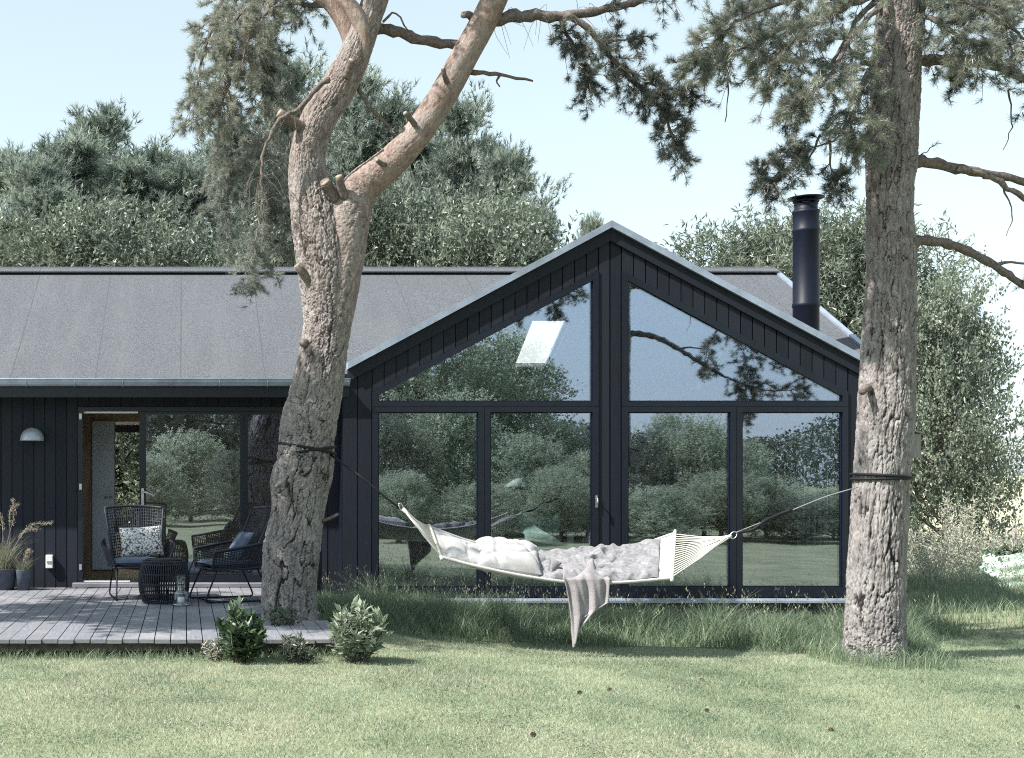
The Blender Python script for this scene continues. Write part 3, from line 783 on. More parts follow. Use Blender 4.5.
bw = MB(); bw.ring([(-1.7, 21.08, .75), (-.25, 21.08, .75), (-.25, 21.08, 2.5), (-1.7, 21.08, 2.5)], [(-1.62, 21.08, .83), (-.33, 21.08, .83), (-.33, 21.08, 2.38), (-1.62, 21.08, 2.38)], (0, .08, 0))
bwo = bw.build('window', 'dark_frame', house)
gd = MB(); gd.box(-1.20, -.915, YP - .05, YP - .01, .44, 2.36); gdo = gd.build('interior_door', 'grey_door', house)
gh = MB(); gh.tube([(-.95, YP - .05, 1.38), (-.95, YP - .1, 1.38), (-1.04, YP - .1, 1.38)], .01, 8); gh.build('handle', 'aluminium', gdo)

# wall lamp and socket: fixed to the wall but things of their own
lx, lz = (33.5 - CX) / F * 15.38, EYE + (480 - 441) / F * 15.38
wlamp = thing('wall_lamp', (lx, 15.38, lz), 'half dome metal lamp on the black board wall left of the terrace door', 'lamp')
d = MB(); R = .142
prof = [(R, 0), (R, .012)] + [(R * math.cos(a), .012 + R * math.sin(a)) for a in np.linspace(.08, PI / 2, 10)]
d.lathe((lx, 15.24, lz), prof, 36); d.lathe((lx, 15.24, lz + .004), [(R - .006, 0), (0, .001)], 36); d.build('lamp_shade', 'lamp_metal', wlamp)
d = MB(); d.box(lx - .045, lx + .045, 15.36, 15.40, lz + .01, lz + .12); d.build('mount', 'black_steel', wlamp)
sx_, sz_ = (49.5 - CX) / F * 15.38, EYE + (480 - 561.5) / F * 15.38
d = thing('power_socket', (sx_, 15.38, sz_), 'white outdoor socket low on the black wall beside the terrace door', 'socket')
b = MB(); b.box(sx_ - .042, sx_ + .042, 15.345, 15.40, sz_ - .08, sz_ + .08); b.build('casing', 'white_plastic', d, bevel=.008)
b = MB(); b.box(sx_ - .030, sx_ + .030, 15.337, 15.3445, sz_ - .012, sz_ + .008); b.build('switch', 'old_board', d)

# ------------------------------------------------------------------ deck
deck = thing('wooden_deck', (-.5, 12.8, .2), 'weathered grey plank deck below the terrace door', 'deck')
dk = MB(); xw = -6.0; pitch = .128
while xw < 1.24:
    y0 = 10.22 + random.uniform(-.012, .012)
    cuts = [y0] + sorted(random.uniform(11, 15) for _ in range(1)) + [15.16]
    xe = xw + pitch - .008
    hole = .145 < (xw + xe) / 2 < 1.35
    for a, b in zip(cuts[:-1], cuts[1:]):
        segs = [(a, b)]
        if hole and xw + pitch > .60 and xw < 1.29:
            hy0, hy1 = 11.62, 12.2
            segs = [(a, min(b, hy0)), (max(a, hy1), b)]
        for c, d_ in segs:
            if d_ - c > .05: dk.box(xw, xe, c + .002, d_ - .002, .300 + random.uniform(-.002, .002), .330 + random.uniform(-.0015, .0015), random.random())
    xw += pitch
dk.build('planks', 'deck_wood', deck)
b = MB(); b.box(-6, 1.27, 10.33, 10.37, .225, .298); b.box(1.22, 1.255, 10.37, 15.1, .225, .298)
for k in range(7): b.box(-5.5 + k, -5.42 + k, 10.375, 15.1, .20, .295)
b.build('joists', 'leaf_trunk', deck)
tag(MB().box(-6, 1.2, 10.4, 15.15, .10, .205).build('deck_soil', 'soil'), kind='structure')

# ------------------------------------------------------------------ near pines
def pxpath(pts, Y=None):
    return [at(p[0], p[1], p[2] if len(p) > 2 else Y) for p in pts]

class Bough:
    """collects branch wood and needle tufts of one pine"""
    def __init__(s): s.wood = MB(); s.twig = MB(); s.P = []; s.D = []; s.T = []
    def limb(s, P, r0, r1, n=9, k=None):
        P = np.array(P, float); k = k or max(6, int(np.sum(np.linalg.norm(np.diff(P, axis=0), axis=1)) / .05))
        C = catmull(P, k); C[1:-1] += rng.normal(0, .006, (k - 2, 3))
        s.wood.tube(C, np.linspace(r0, r1, k) * (1 + .12 * np.sin(np.arange(k) * 1.7)), n); return C
    def twigs(s, C, count, ln, start=.15, tufts=6, tint=.5, droop=.25, side=1.0, dead=0.0, tw=.004, bias=(0, 0, 0), tspread=.22):
        for _ in range(count):
            i = int(rng.uniform(start, 1) * (len(C) - 1)); p = C[i]
            tg = unit(C[min(i + 1, len(C) - 1)] - C[max(i - 1, 0)])
            d = unit(tg * .7 + rdir(1)[0] * side + np.array(bias)); l = ln * rng.uniform(.5, 1.15)
            q = p + d * l * .5 + rng.normal(0, .03, 3); e = p + d * l + np.array([0, 0, -droop * l + rng.normal(0, .04)])
            K = catmull([p, q, e], 6); s.twig.tube(K, np.linspace(tw, tw * .4, 6), 4, False)
            if rng.uniform() < dead: continue
            base_t = np.clip(tint + rng.normal(0, tspread), 0, 1)
            for _k in range(tufts):
                t = rng.uniform(.25, 1.0) ** .7; f = t * 5; a = min(int(f), 4); pt = K[a] + (K[a + 1] - K[a]) * (f - a)
                dd = unit(unit(K[a + 1] - K[a]) * .8 + rdir(1)[0] * .6 + np.array([0, 0, .25]))
                s.P.append(pt + dd * rng.uniform(0, .05)); s.D.append(dd); s.T.append(base_t)
    def build(s, parent, m='needles_near', nn=34, ln=.068, wd=.0036, wood='branch_bark'):
        s.wood.build('branch', wood, parent)
        if s.twig.n: s.twig.build('twigs', 'dead_twig' if wood == 'dead_twig' else 'branch_bark', parent)
        if s.P:
            V, Fa, T = needles(np.array(s.P), np.array(s.D), np.array(s.T), nn, ln, wd)
            np_mesh('crown', V, Fa, m, parent, tint=T)

YL = 11.9
def cw(rows, Y):   # (px, py, width px) -> centres, radii
    return [at(a, b, Y) for a, b, c in rows], [c / 2 / F * Y for a, b, c in rows]
tl_ = thing('pine_tree', at(289, 622, YL), 'thick twin stemmed pine growing through the deck in front of the roof', 'tree')
A, RA = cw([(290, 650, 66), (289, 630, 58), (288.5, 612, 54), (289, 585, 54), (291, 560, 56), (294, 538, 56), (299, 505, 53), (300, 482, 59), (305, 460, 56), (307, 440, 53), (310, 420, 53),
            (315, 398, 51), (320, 368, 47), (324, 345, 46), (327, 322, 47), (327, 300, 50), (325, 272, 54), (321, 240, 54), (315, 210, 48), (309, 185, 40), (307, 160, 35), (311, 138, 34), (321, 115, 34), (336, 92, 35), (348, 68, 33), (358, 46, 30), (367, 22, 27), (375, 0, 26), (388, -40, 24), (398, -100, 20), (392, -190, 14), (396, -260, 6)], YL)
B, RB = cw([(333, 345, 28), (337, 318, 32), (341, 285, 37), (345, 250, 41), (348, 222, 43), (352, 204, 41), (361, 188, 37), (377, 174, 33), (396, 158, 31), (419, 131, 29), (446, 90, 28), (469, 48, 27), (487, 15, 26), (502, -20, 24), (520, -80, 20), (522, -170, 14), (528, -240, 6)], YL - .06)
C2, RC2 = cw([(357, 72, 6), (354, 52, 16), (347, 26, 19), (333, 6, 16), (318, -8, 14), (296, -40, 11), (270, -70, 7)], YL + .05)
C3, RC3 = cw([(362, 58, 5), (364, 36, 13), (356, 14, 15), (345, -5, 12), (338, -40, 9)], YL - .1)
bark_mesh('trunk', [bark_tube(A, RA, 260, .008, .026, 2, (0.0, .45), lump=.05), bark_tube(B, RB, 150, .008, .018, 4, (.25, 1.0), lump=.03),
                    bark_tube(C2, RC2, 40, .02, .008, 6, .7), bark_tube(C3, RC3, 40, .02, .008, 7, .7)], tl_)
# sawn stubs
def stub(parent, p0, p1, r, Y, cutend=True):
    a = np.array(at(*p0, Y)); b_ = np.array(at(*p1, Y - .10)); s_ = MB()
    k = 8; C = catmull([a, (a + b_) / 2 + rng.normal(0, .008, 3), b_], k); s_.tube(C, np.linspace(r * 1.25, r, k), 12)
    o = s_.build('branch_stub', 'branch_bark', parent)
    if cutend:
        d = unit(b_ - a); c = MB(); c.tube([b_ - d * .01, b_ + d * .004], r * .86, 12); c.build('cut_face', 'cut_wood', o)
stub(tl_, (322, 300), (297, 265), .040, YL - .10); stub(tl_, (306, 130), (279, 113), .045, YL - .08); stub(tl_, (337, 200), (325, 182), .050, YL - .14)
stub(tl_, (345, 198), (339, 176), .036, YL - .2); stub(tl_, (312, 345), (303, 343), .04, YL - .05, False); stub(tl_, (415, 125), (405, 113), .022, YL - .2)
stub(tl_, (447, 82), (443, 68), .02, YL - .2); stub(tl_, (474, 20), (463, 15), .03, YL); stub(tl_, (385, 165), (377, 160), .02, YL - .2); stub(tl_, (345, 78), (352, 60), .035, YL - .2)
stub(tl_, (322, 521), (338, 514), .014, YL - .1, False); stub(tl_, (287, 478), (276, 487), .02, YL - .12, False)
b1 = Bough()
b1.limb(pxpath([(372, 28), (395, 31), (425, 40), (463, 46)], YL + .15), .055, .045)
b1.limb(pxpath([(358, 88), (370, 108), (385, 122), (394, 136)], YL), .022, .012)
b1.limb(pxpath([(471, 72), (495, 74), (533, 81)], YL), .026, .010)
b1.limb(pxpath([(500, 75), (496, 82), (500, 87)], YL), .012, .005)
b1.limb(pxpath([(383, 22), (392, 14), (400, 17), (410, 33)], YL), .012, .006)
c = b1.limb(pxpath([(330, 80), (318, 86), (300, 108), (278, 122), (264, 150), (262, 180), (268, 208)], YL - .3), .028, .010)
b1.twigs(c, 30, .30, .3, 0, .5, .7, 1.0, 1.0, .003)
# thick side branch of the right limb with the hanging spray, its backlit shade put into darker needle tint
main = b1.limb(pxpath([(492, 20), (525, 15), (560, 16), (600, 10), (640, 0), (680, -22)], YL - .02), .062, .025)
h1 = b1.limb(pxpath([(565, 14), (590, 30), (615, 62), (640, 88), (660, 108), (672, 135), (678, 160)], YL - .1), .032, .007)
h2 = b1.limb(pxpath([(560, 16), (568, 38), (585, 60), (592, 88)], YL + .1), .02, .006)
h3 = b1.limb(pxpath([(622, 68), (650, 82), (672, 90), (690, 98)], YL - .2), .014, .004)
h4 = b1.limb(pxpath([(600, 44), (625, 40), (640, 38)], YL), .012, .004)
for h_, n_ in ((h1, 60), (h2, 34), (h3, 26), (h4, 12)): b1.twigs(h_, int(n_ * 1.35), .21, .15, 8, .10, .35, .9)
b1.twigs(main, 16, .3, .55, 5, .2, .4, .8)
b1.twigs(main, 40, .32, .0, 0, .5, .5, 1.0, 1.0, .003)
b1.build(tl_)
# left foliage
b2 = Bough()
for pts, n_ in (([(333, 6, 11.96), (300, 4, 12.55), (265, -5, 12.35), (235, 20, 12.25), (215, 55, 12.20)], 60), ([(296, -40, 12.00), (255, -30, 12.65), (222, 0, 12.55), (205, 50, 12.45), (196, 95, 12.35), (200, 120, 12.35)], 70),
               ([(318, -8, 11.96), (290, 5, 12.95), (268, 45, 13.05), (262, 80, 13.15), (266, 112, 13.15)], 52), ([(270, -70, 11.90), (240, -20, 12.95), (228, 40, 13.05), (225, 90, 13.05), (235, 130, 13.05)], 60),
               ([(250, 5, 12.35), (240, 50, 12.15), (228, 85, 12.15), (214, 118, 12.15)], 48), ([(290, -20, 12.35), (268, 10, 12.05), (250, 35, 11.95), (240, 70, 11.95)], 44)):
    c = b2.limb(pxpath(pts), .03, .006); b2.twigs(c, int(n_ * 1.15), .27, .12, 8, .66, .3, .9, tspread=.2)
b2.build(tl_)
b3 = Bough()
for pts, n_ in (([(279, 120, 11.90), (262, 150, 12.45), (262, 200, 12.35), (255, 250, 12.25), (258, 285, 12.25)], 62), ([(268, 135, 12.55), (240, 160, 12.75), (225, 200, 12.85), (230, 250, 12.85)], 56),
               ([(268, 180, 12.45), (285, 215, 12.55), (292, 245, 12.55)], 30), ([(262, 60, 13.05), (285, 100, 13.15), (290, 140, 13.15), (280, 180, 13.05)], 40), ([(240, 120, 12.95), (222, 150, 13.05), (212, 185, 13.05)], 34)):
    c = b3.limb(pxpath(pts), .014, .003); b3.twigs(c, int(n_ * 1.55), .25, .08, 8, .55, .3, 1.0, .0, .003, tspread=.3)
b3.wood.build('branch', 'dead_twig', tl_); b3.twig.build('twigs', 'dead_twig', tl_)
V, Fa, T = needles(np.array(b3.P), np.array(b3.D), np.array(b3.T), 30, .058, .0032); np_mesh('crown', V, Fa, 'needles_brown', tl_, tint=T)
# unseen top of the crown (it shades the grass)
def topcrown(parent, cx, cy, cz, rx, rz, ncl, per=26, ry=None, wd=.011):
    C = rng.normal(0, 1, (ncl, 3)); C = unit(C) * rng.uniform(.2, 1, (ncl, 1)) ** .6 * np.array([rx, ry or rx, rz]) + np.array([cx, cy, cz])
    P = np.repeat(C, per, 0) + rng.normal(0, .17, (ncl * per, 3)) * np.array([1, 1, .5])
    V, Fa, T = needles(P, rdir(len(P)) + np.array([0, 0, .5]), rng.uniform(.3, .8, len(P)), 14, .13, wd)
    np_mesh('crown', V, Fa, 'needles_near', parent, tint=T)
topcrown(tl_, 2.2, 10.9, 8.0, 2.2, 1.0, 46, 26, 1.9)

# right pine
YT = 11.4
tr_ = thing('pine_tree', at(875, 658, YT), 'tall straight pine at the right corner of the house with black strap round it', 'tree')
A, RA = cw([(875, 690, 84), (875, 672, 69), (874.5, 655, 58), (875, 620, 54), (877, 560, 52), (881, 480, 50), (886, 420, 50), (888, 370, 48), (889, 325, 46), (890.5, 285, 43), (891.5, 250, 44), (890, 215, 42), (890, 180, 43), (891.5, 160, 46), (892.5, 130, 44), (895, 95, 43),
            (897, 60, 42), (899, 30, 42), (900, 0, 42), (903, -60, 36), (906, -140, 26), (905, -220, 12)], YT)
bark_mesh('trunk', [bark_tube(A, RA, 260, .008, .026, 9, (0, .35), lump=.04)], tr_)
stub(tr_, (905, 313), (921, 314), .018, YT - .1, False); stub(tr_, (872, 64), (862, 63), .02, YT); stub(tr_, (905, 240), (917, 243), .045, YT - .05, False); stub(tr_, (868, 388), (862, 392), .03, YT - .1, False)
b = Bough()
b.limb(pxpath([(908, 163), (925, 162), (955, 168), (985, 173), (1030, 183), (1075, 196)], YT), .055, .028)
b.limb(pxpath([(958, 168), (985, 175), (1005, 186), (1030, 203), (1060, 225)], YT - .05), .03, .018)
b.limb(pxpath([(910, 241), (930, 241), (955, 246), (980, 257), (1005, 273), (1030, 288), (1065, 310)], YT), .048, .026)
b.limb(pxpath([(995, 266), (1008, 262), (1030, 264)], YT), .018, .008)
b.limb(pxpath([(878, -2), (862, 14), (848, 35), (832, 62)], YT - .15), .028, .014)
b.limb(pxpath([(846, 40), (853, 58), (848, 78)], YT - .15), .012, .004); b.limb(pxpath([(1003, 186), (1012, 215), (1006, 236)], YT), .008, .003); b.limb(pxpath([(1008, 90), (1012, 125), (1003, 150)], YT), .008, .003)
b.limb(pxpath([(725, 60), (728, 90), (725, 122)], YT - .2), .007, .004)
b.limb(pxpath([(914, 155), (925, 152), (934, 146)], YT), .006, .004)
b.P.append(np.array(at(935, 145, YT))); b.D.append(np.array((1, 0, .6))); b.T.append(.3)
mn = b.limb(pxpath([(910, 62), (935, 60), (965, 60), (995, 66), (1030, 82), (1070, 95)], YT), .055, .028)
b.twigs(mn, 55, .30, .1, 6, .5, .2, .9, tspread=.22)
for pts, n_ in (([(905, 10, 11.4), (940, -5, 11.2), (985, 10, 11.1), (1020, 35, 11.0), (1055, 60, 11)], 85), ([(905, -20, 11.4), (950, -25, 11.6), (995, 0, 11.7), (1040, 20, 11.8)], 60), ([(910, 15, 11.3), (935, 20, 11.1), (960, 38, 11), (990, 50, 10.9)], 50)):
    c = b.limb(pxpath(pts), .028, .006); b.twigs(c, int(n_ * 1.0), .28, .12, 8, .62, .25, .9, tspread=.2)
b.twigs(np.array(pxpath([(950, 78), (985, 85)], YT)), 12, .12, 0, 6, .15)
for pts, n_ in (([(890, -30, 11.4), (840, -20, 11.2), (790, 0, 11.0), (740, 20, 10.9), (712, 45, 10.9), (702, 60, 10.9)], 95), ([(890, -10, 11.3), (840, 10, 11.0), (800, 35, 10.85), (775, 55, 10.8), (770, 75, 10.8)], 80),
               ([(880, 5, 11.2), (850, 40, 10.9), (830, 75, 10.8), (810, 95, 10.75), (800, 100, 10.7)], 80), ([(890, 30, 11.2), (870, 70, 10.95), (858, 100, 10.85), (850, 125, 10.8), (862, 145, 10.8)], 52),
               ([(885, 60, 11.1), (880, 100, 10.95), (872, 128, 10.9), (868, 150, 10.9)], 16), ([(880, -40, 11.4), (830, -30, 11.7), (775, -10, 11.8), (735, 15, 11.8)], 70), ([(800, 20, 11.2), (770, 35, 11.2), (740, 50, 11.2), (722, 62, 11.2)], 40)):
    c = b.limb(pxpath(pts), .026, .005); b.twigs(c, int(n_ * .95), .27, .10, 8, .62, .25, .9, tspread=.2)
for pts, n_ in (([(850, 120, 10.9), (835, 140, 10.9), (805, 150, 10.9), (775, 158, 10.9), (760, 168, 10.9)], 26), ([(820, 135, 10.9), (808, 160, 10.9), (785, 172, 10.9), (766, 186, 10.9)], 26), ([(830, 140, 10.9), (830, 165, 10.9), (836, 178, 10.9), (838, 186, 10.9)], 18), ([(790, 105, 10.9), (786, 130, 10.9), (795, 150, 10.9)], 14)):
    c = b.limb(pxpath(pts), .010, .003); b.twigs(c, n_, .17, .35, 6, .08, .3, .9, .1)
for pts, n_ in (([(1030, 183, 11.4), (1080, 205, 11.35), (1110, 255, 11.3), (1118, 310, 11.3)], 46), ([(1065, 310, 11.4), (1100, 325, 11.4), (1150, 335, 11.4), (1200, 330, 11.4)], 50), ([(1065, 225, 11.35), (1050, 265, 11.3), (1048, 300, 11.3)], 30),
               ([(1110, 240, 11.3), (1160, 275, 11.3), (1205, 290, 11.3), (1260, 300, 11.3)], 60), ([(1100, 320, 11.4), (1105, 350, 11.4), (1100, 375, 11.4)], 26)):
    c = b.limb(pxpath(pts), .016, .004); b.twigs(c, n_, .24, .1, 7, .3, .35, .9)
b.build(tr_)
topcrown(tr_, 6.2, 11.4, 7.6, 1.9, 1.2, 36)
# bird box on the far side of the right trunk
bx_ = thing('bird_box', at(910, 460, YT + .12), 'small grey board bird box on the side of the straight pine', 'bird box')
q = MB(); x0, x1 = at(900, 0, YT + .12)[0], at(914.5, 0, YT + .12)[0]; z0, z1 = at(0, 458, YT + .12)[2], at(0, 434, YT + .12)[2]
q.box(x0, x1, YT + .02, YT + .20, z0, z1); q.build('casing', 'old_board', bx_)
q = MB(); q.hexa([(x0, YT, z1 + .035), (x1 + .025, YT, z1 - .005), (x1 + .025, YT + .22, z1 - .005), (x0, YT + .22, z1 + .035), (x0, YT, z1 + .05), (x1 + .025, YT, z1 + .01), (x1 + .025, YT + .22, z1 + .01), (x0, YT + .22, z1 + .05)]); q.build('roof', 'old_board', bx_)

# ------------------------------------------------------------------ hammock
HYc = 11.45
ham = thing('hammock', at(560, 585, HYc), 'cream cotton hammock with spreader bars strapped between the two pines', 'hammock')
near = catmull(pxpath([(441, 557, 11.15), (480, 567, 11.12), (530, 577, 11.1), (580, 583, 11.1), (625, 582, 11.1), (672, 578, 11.12)]), 61)
farr = catmull(pxpath([(430, 527, 11.85), (470, 541, 11.88), (520, 552, 11.9), (575, 555, 11.9), (625, 549, 11.9), (675, 533, 11.88)]), 61)
mid_s = np.linspace(0, 1, 61); tt = np.linspace(0, 1, 21)
P = near[:, None] * (1 - tt)[None, :, None] + farr[:, None] * tt[None, :, None]
P[..., 2] -= (.07 * np.sin(PI * mid_s)[:, None] ** .6 * np.sin(PI * tt)[None]) + .006 * np.sin(mid_s * 60)[:, None] * np.sin(tt * 9)[None]
cl2 = MB(); cl2.grid(P); P2_ = P - np.array([0, 0, .006]); cl2.grid(P2_[:, ::-1])
hs_ = cl2.build('sling', 'hammock_cloth', ham)
hm = MB(); hm.tube(near - np.array([0, .004, 0]), .014, 8); hm.tube(farr, .012, 8); hm.build('hem', 'hammock_cloth', hs_)
for ea, eb, ring_px in ((near[0], farr[0], (405, 511)), (near[-1], farr[-1], (728, 537))):
    d_ = unit(eb - ea); q = MB(); q.tube([ea - d_ * .05, ea, eb, eb + d_ * .05], .014, 10); q.build('spreader_bar', 'bar_wood', ham)
    rp = np.array(at(*ring_px, HYc)); q = MB()
    for k in range(18):
        e = ea + (eb - ea) * (k + .5) / 18; m_ = (e + rp) / 2 - np.array([0, 0, .012])
        q.tube([e, m_, rp + rng.normal(0, .006, 3)], .0042, 5)
    sd_ = unit(rp - (ea + eb) / 2); q.tube([rp - sd_ * .07, rp + sd_ * .03], .017, 8); q.build('cords', 'cotton_cord', ham)
    q = MB(); rr = [rp + sd_ * (.05 + .03 * math.cos(a)) + np.array([0, 0, 1]) * .03 * math.sin(a) for a in np.linspace(0, 2 * PI, 16)]; q.tube(rr, .005, 6); q.build('ring', 'aluminium', ham)
def strap(cxp, Yc, rad, y1, y2):
    q = MB()
    for (ya, yb, th) in ((y1, y2, .013), (y2 + 1, y1 + 4, .012)):
        pts = []
        for a in np.linspace(0, 2 * PI, 40):
            u = (math.cos(a) + 1) / 2; py = ya + (yb - ya) * u; c_ = np.array(at(cxp, py, Yc)); pts.append((c_[0] + rad * math.cos(a), Yc + rad * math.sin(a), c_[2]))
        q.tube(pts, th, 6)
    return q
q = strap(307, YL, .262, 443, 454); q.build('strap', 'black_rope', ham)
q = MB(); q.tube(catmull(pxpath([(331, 455, YL - .12), (360, 476, 11.5), (385, 497, HYc), (401, 509, HYc)]), 14), .010, 6); q.build('rope', 'black_rope', ham)
q = strap(881, YT, .242, 474, 478); q.build('strap', 'black_rope', ham)
q = MB(); q.tube(catmull(pxpath([(858, 487, YT - .1), (825, 497, 11.42), (790, 511, HYc), (735, 533, HYc)]), 16), .0055, 6); q.build('rope', 'grey_rope', ham); q = MB()
wv_ = catmull(pxpath([(740, 532, HYc - .02), (752, 530, HYc - .03), (765, 521, HYc - .02), (780, 514, HYc), (792, 510, HYc)]), 16); q.tube(wv_, .013, 6); q.tube(wv_ + np.array([0, 0, .012]) * np.sin(np.arange(16))[:, None], .01, 6)
q.build('rope_tail', 'black_rope', ham)

def pillow(c, sx, sy, sz, rot, seed, n=40, wr=.35):
    r_ = np.random.default_rng(seed); u = np.linspace(-1, 1, n); U, W_ = np.meshgrid(u, u)
    e = np.clip((1 - np.abs(U) ** 4.0) * (1 - np.abs(W_) ** 4.0), 0, 1) ** .55
    pin = 1 - .06 * (np.abs(U) ** 2) * (1 - np.abs(W_)) - .0
    wob = np.zeros_like(U)
    for k in range(5):
        a = r_.uniform(0, PI); f = r_.uniform(1.5, 4.2); p_ = r_.uniform(0, 6); wob += (1 - np.abs(np.sin((U * math.cos(a) + W_ * math.sin(a)) * f + p_ + .5 * np.sin(U * 3 + W_ * 2 + p_)))) ** 5 / 2.2
    mb = MB(); Mx = Matrix.Translation(c) @ rot.to_matrix().to_4x4()
    for s_ in (1, -1):
        Z = s_ * sz * e * (1 - wr * wob)
        Pq = np.stack([U * sx * (1 - .07 * (1 - np.abs(W_)) * np.abs(U)), W_ * sy * (1 - .07 * (1 - np.abs(U)) * np.abs(W_)), Z], -1)
        if s_ < 0: Pq = Pq[:, ::-1]
        Pq = Pq.reshape(-1, 3) @ np.array(Mx.to_3x3()).T + np.array(Mx.translation)
        mb.grid(Pq.reshape(n, n, 3))
    return mb
from mathutils import Euler
o = pillow(at(466, 553, 11.42), .21, .22, .062, Euler((.45, .28, .1)), 1).build('pillow', 'pillow_white'); tag(o, 'narrow white pillow at the head end of the hammock', 'pillow')
o = pillow(at(508, 557, 11.40), .28, .24, .125, Euler((.45, .12, -.15)), 2, wr=.5).build('pillow', 'pillow_white'); tag(o, 'large plump white pillow heaped in the hammock beside the grey quilt', 'pillow')
o = pillow(at(541, 567, 11.32), .13, .17, .05, Euler((.5, .35, -.5)), 3, wr=.5).build('pillow', 'quilt_grey'); tag(o, 'small patterned grey pillow wedged between the big white pillow and the quilt', 'pillow')
# rumpled quilt
n1, n2 = 110, 50
a = np.linspace(0, 1, n1)[:, None] * np.ones((1, n2)); b_ = np.ones((n1, 1)) * np.linspace(0, 1, n2)[None]
i0 = np.clip((.44 + .50 * a) * 60, 0, 59.99); ii = i0.astype(int); fr_ = (i0 - ii)[..., None]
j0 = np.clip((.03 + .95 * b_) * 20, 0, 19.99); jj = j0.astype(int); fj = (j0 - jj)[..., None]
Q = (P[ii, jj] * (1 - fr_) + P[ii + 1, jj] * fr_) * (1 - fj) + (P[ii, jj + 1] * (1 - fr_) + P[ii + 1, jj + 1] * fr_) * fj
r_ = np.random.default_rng(12); hq = np.zeros_like(a)
for k in range(16):
    an = r_.uniform(-.5, 2.1); f = r_.uniform(20, 70); ph = r_.uniform(0, 6); wpx = a * 1.6 + .14 * np.sin(b_ * 7 + ph) + .10 * np.sin(a * 9 + ph * 2); wpy = b_ * .8 + .12 * np.sin(a * 11 + ph)
    hq += (.5 + .5 * np.sin((wpx * math.cos(an) + wpy * math.sin(an)) * f + ph)) ** 2.2 / 16
for _ in range(5): hq[1:-1, 1:-1] = (hq[1:-1, 1:-1] * 2 + hq[:-2, 1:-1] + hq[2:, 1:-1] + hq[1:-1, :-2] + hq[1:-1, 2:]) / 6
env = np.clip(np.minimum(a / .08, (1 - a) / .10), 0, 1) ** .6 * np.clip(np.minimum(b_ / .06, (1 - b_) / .06), 0, 1) ** .6
thk = np.exp(-((a - .42) / .28) ** 2) * .75 + .3
Q[..., 2] += .012 + env * (.25 * hq * thk + .012); Q[..., 1] += .02 * np.sin(a * 40 + b_ * 11) * env; Q[..., 0] += .03 * np.sin(b_ * 23 + a * 9) * env
mb = MB(); mb.grid(Q); tag(mb.build('quilt', 'quilt_grey'), 'crumpled grey quilt lying in the middle of the hammock', 'blanket')
# hanging throw: over the near edge, down to a point
n1, n2 = 60, 40; G = np.zeros((n1, n2, 3))
for i in range(n1):
    t = i / (n1 - 1)
    for j in range(n2):
        s = j / (n2 - 1); fold = (.022 * math.sin(s * 15 + t * 2.2) + .012 * math.sin(s * 31 - t * 3)) * (t ** .4)
        if t < .22:
            k = t / .22; px = 563 + s * 46 + (1 - k) * 6 * math.sin(s * 5); p0 = at(px, 566 + 12 * k + 4 * math.sin(s * 9), 11.36 - .28 * k); G[i, j] = (p0[0], p0[1], p0[2] + .03 * math.sin(s * 12) * (1 - k) + .012)
        else:
            k = (t - .22) / .78; lft = 563 + 11 * k ** .6; rgt = 610 - 4 * k - 30 * max(0, k - .55) / .45
            bot = 648 - 26 * s ** 1.3; px = lft + (rgt - lft) * s; p0 = at(px, 579 + (bot - 579) * k, 11.06); G[i, j] = (p0[0], p0[1] + fold, p0[2])
mb = MB(); mb.grid(G); o = mb.build('throw', 'throw_pink'); m_ = o.modifiers.new('solid', 'SOLIDIFY'); m_.thickness = .008
tag(o, 'pinkish knitted throw hanging over the front edge of the hammock', 'blanket')

# ------------------------------------------------------------------ terrace furniture
def rope_net(mb, S_, nu, nv, r=.0045, m=14):
    """strands over a surface S_(u,v)"""
    for k in range(nu):
        u = k / (nu - 1); mb.tube([S_(u, v) for v in np.linspace(0, 1, m)], r, 5, False)
    for k in range(nv):
        v = k / (nv - 1); mb.tube([S_(u, v) for u in np.linspace(0, 1, m)], r, 5, False)

